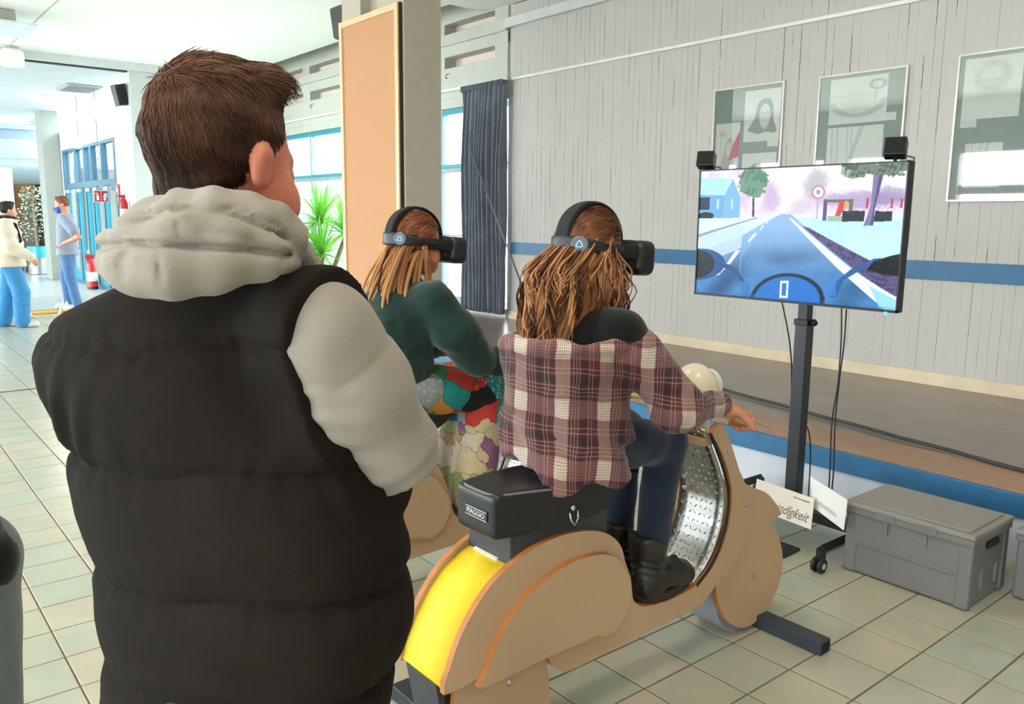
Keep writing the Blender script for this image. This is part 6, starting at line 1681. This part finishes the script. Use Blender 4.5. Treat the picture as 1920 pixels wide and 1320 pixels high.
# boy with the blue mask, hand on hip
Fb = U_(-RH * .92 - FH * .30); s_ = 1.06; G = np.array([-15.05, 2.93, 0])
J, p, R = stand_joints(G, Fb, s_, step=.06)
J['headA'] = frame(Fb + RH * .1 + np.array([0, 0, -.15]), (0, 0, 1))
J['elL'] = p(-.34, -.22, 1.12); J['wrL'] = p(-.17, .03, 1.02)
pb = thing('person', G, 'person in a grey polo shirt and blue face mask with one hand on the hip', 'person')
lo, hi = bounds(J, .22)
hnd = {'R': (np.array([0, 0, -1.0]), R, (.3, .3, .2)), 'L': (U_(Fb * .8 + R * .4 + np.array([0, 0, -.2])), U_(-R * .6 + np.array([0, 0, .8])), (.2, .2, .1))}
blob('body', lambda P: f_body(P, J, s_, hnd), lo, hi, .009, skin_mat('skin_light', '#d99a7d'), pb)
def polo(P):
    d = s_loft(P, [(p(0, 0, .84), R, .205 * s_, .165 * s_), (p(0, 0, 1.0), R, .19 * s_, .15 * s_), (p(0, 0, 1.25), R, .18 * s_, .135 * s_), (p(0, 0, 1.4), R, .19 * s_, .115 * s_), (p(0, 0, 1.47), R, .09 * s_, .08 * s_)], 2.3)
    for k in 'RL': d = smin(d, s_cap(P, J['sh' + k], np.asarray(J['sh' + k]) * .3 + np.asarray(J['el' + k]) * .7, .07, .085), .03)
    return d + .008 * vnoise(P, 13, 7)
blob('polo_shirt', polo, lo, hi, .011, cloth_mat('polo_grey', '#8e98a8', .06, 300), pb)
dress(J, s_, pb, cloth_mat('denim_mid', '#5577a6', .2, 300), mat('shoe_white', '#d5d5d2', .6), '#7a4526', None, lo, hi)
hc, A = np.asarray(J['head']), J['headA']
def fm(P):
    q = ((P - hc) @ A.T) / s_; d = f_head(P, hc, A, s_) - .012; d = smin(d, s_cap(q, (0, .09, -.05), (0, .12, -.055), .03, .015) * s_, .02)
    return smax(smax(d, q[..., 2] + .022, .004), -(q[..., 1] - .035), .004)
blob('face_mask', fm, hc - .2, hc + .2, .009, mat('mask_royal', '#2a54b8', .7), pb)
# person walking with a backpack
Fm = U_(RH * .85 + FH * .42); s_2 = .99; G2 = np.array([-13.25, 1.70, 0]) + RH * .17
J2, p2_, R2 = stand_joints(G2, Fm, s_2, step=.10)
J2['headA'] = frame(Fm + FH * .5 + np.array([0, 0, -.05])); J2['elR'] = p2_(.22, .05, 1.12); J2['wrR'] = p2_(.22, .26, .98); J2['wrL'] = p2_(-.24, -.1, .9)
pm = thing('person', G2, 'person in a cream puffer jacket with a black backpack walking past', 'person')
lo, hi = bounds(J2, .24)
hnd2 = {'R': (U_(Fm * .6 + np.array([0, 0, -.8])), R2, (.3, .4, .3)), 'L': (np.array([0, 0, -1.0]), -R2, (.3, .4, .3))}
blob('body', lambda P: f_body(P, J2, s_2, hnd2), lo, hi, .009, skin_mat('skin_light', '#d99a7d'), pm)
def jack(P):
    d = s_loft(P, [(p2_(0, 0, .84), R2, .22, .19), (p2_(0, 0, .98), R2, .215, .185), (p2_(0, 0, 1.25), R2, .21, .175), (p2_(0, 0, 1.4), R2, .20, .14), (p2_(0, 0, 1.5), R2, .11, .11)], 2.2)
    for k in 'RL': d = smin(d, s_chain(P, [J2['sh' + k], J2['el' + k], np.asarray(J2['wr' + k])], [.10, .095, .07], .03), .03)
    return d + .012 * np.sin(P[..., 2] * 42) * .6 + .008 * vnoise(P, 14, 17)
blob('puffer_jacket', jack, lo, hi, .011, cloth_mat('jacket_cream', '#d8cbb8', .06, 300), pm)
dress(J2, s_2, pm, cloth_mat('denim_light', '#3f86b8', .2, 300), mat('shoe_white', '#d5d5d2', .6), '#1c1416', None, lo, hi, r=(.115, .11, .10))
hc2 = np.asarray(J2['neck'])
blob('scarf', lambda P: s_ell(P, hc2 + [0, 0, .02], (.125, .125, .06)) + .008 * vnoise(P, 40, 3), hc2 - .2, hc2 + .2, .01, cloth_mat('scarf_black', '#19161a', .2), pm)
bk = thing('backpack', p2_(0, -.25, 1.0), 'black backpack on the person in the cream jacket', 'backpack')
blob('bag', lambda P: s_box(P, p2_(0, -.25, 1.2), (.15, .085, .23), .07, np.array([R2, Fm, (0, 0, 1.0)])) + .006 * vnoise(P, 20, 4), p2_(0, -.25, 1.2) - .4, p2_(0, -.25, 1.2) + .4, .011, cloth_mat('backpack_black', '#17171b', .2), bk)
for q in (-1, 1): MB().tube([p2_(q * .11, -.18, 1.38), p2_(q * .13, -.05, 1.52), p2_(q * .14, .12, 1.42), p2_(q * .15, .17, 1.2), p2_(q * .215, .0, 1.02), p2_(q * .13, -.17, 1.0)], .018, 6).build('shoulder_strap', cloth_mat('backpack_black', '#17171b', .2), bk, smooth=True)
# onlooker whose sleeve and trousers reach into the frame
Fn = U_(FH * .95 + RH * .2); s_3 = 1.0; G3 = np.array([-1.945, -.005, 0]) + RH * .01
J3, p3_, R3 = stand_joints(G3, Fn, s_3)
J3['headA'] = frame(Fn); J3['elR'] = p3_(.165, -.10, 1.10); J3['wrR'] = p3_(.205, .06, .87); J3['hiR'] = p3_(.145, 0.03, .88); J3['knR'] = p3_(.15, .03, .5)
pn = thing('person', G3, 'person in a black puffer jacket and grey trousers, only a sleeve and hip showing', 'person')
lo, hi = bounds(J3, .24)
hnd3 = {'R': (U_(Fn * .5 - R3 * .2 + np.array([0, 0, -.8])), R3, (.3, .4, .3)), 'L': (np.array([0, 0, -1.0]), -R3, (.3, .4, .3))}
blob('body', lambda P: f_body(P, J3, s_3, hnd3), lo, hi, .008, skin_mat('skin_light', '#d99a7d'), pn)
def jack3(P):
    d = s_loft(P, [(p3_(0, 0, .9), R3, .20, .16), (p3_(0, 0, 1.25), R3, .205, .16), (p3_(0, 0, 1.4), R3, .20, .13), (p3_(0, 0, 1.5), R3, .11, .11)], 2.2)
    for k in 'RL':
        e_, w_3 = np.asarray(J3['el' + k]), np.asarray(J3['wr' + k]); u = (P - e_) @ U_(w_3 - e_)
        d = smin(d, s_chain(P, [J3['sh' + k], e_, w_3 + (e_ - w_3) * .12], [.09, .075, .062], .03) - .010 * np.abs(np.sin(u * 28)), .03)
    return d + .010 * np.abs(np.sin(P[..., 2] * 26)) - .006 + .004 * vnoise(P, 16, 27)
blob('puffer_jacket', jack3, lo, hi, .010, cloth_mat('jacket_black', '#0b0b0c', .2, 600), pn)
dress(J3, s_3, pn, cloth_mat('trouser_grey', '#6d777c', .1, 500), mat('shoe_white', '#d5d5d2', .6), '#3a2a22', None, lo, hi, r=(.115, .085, .075))
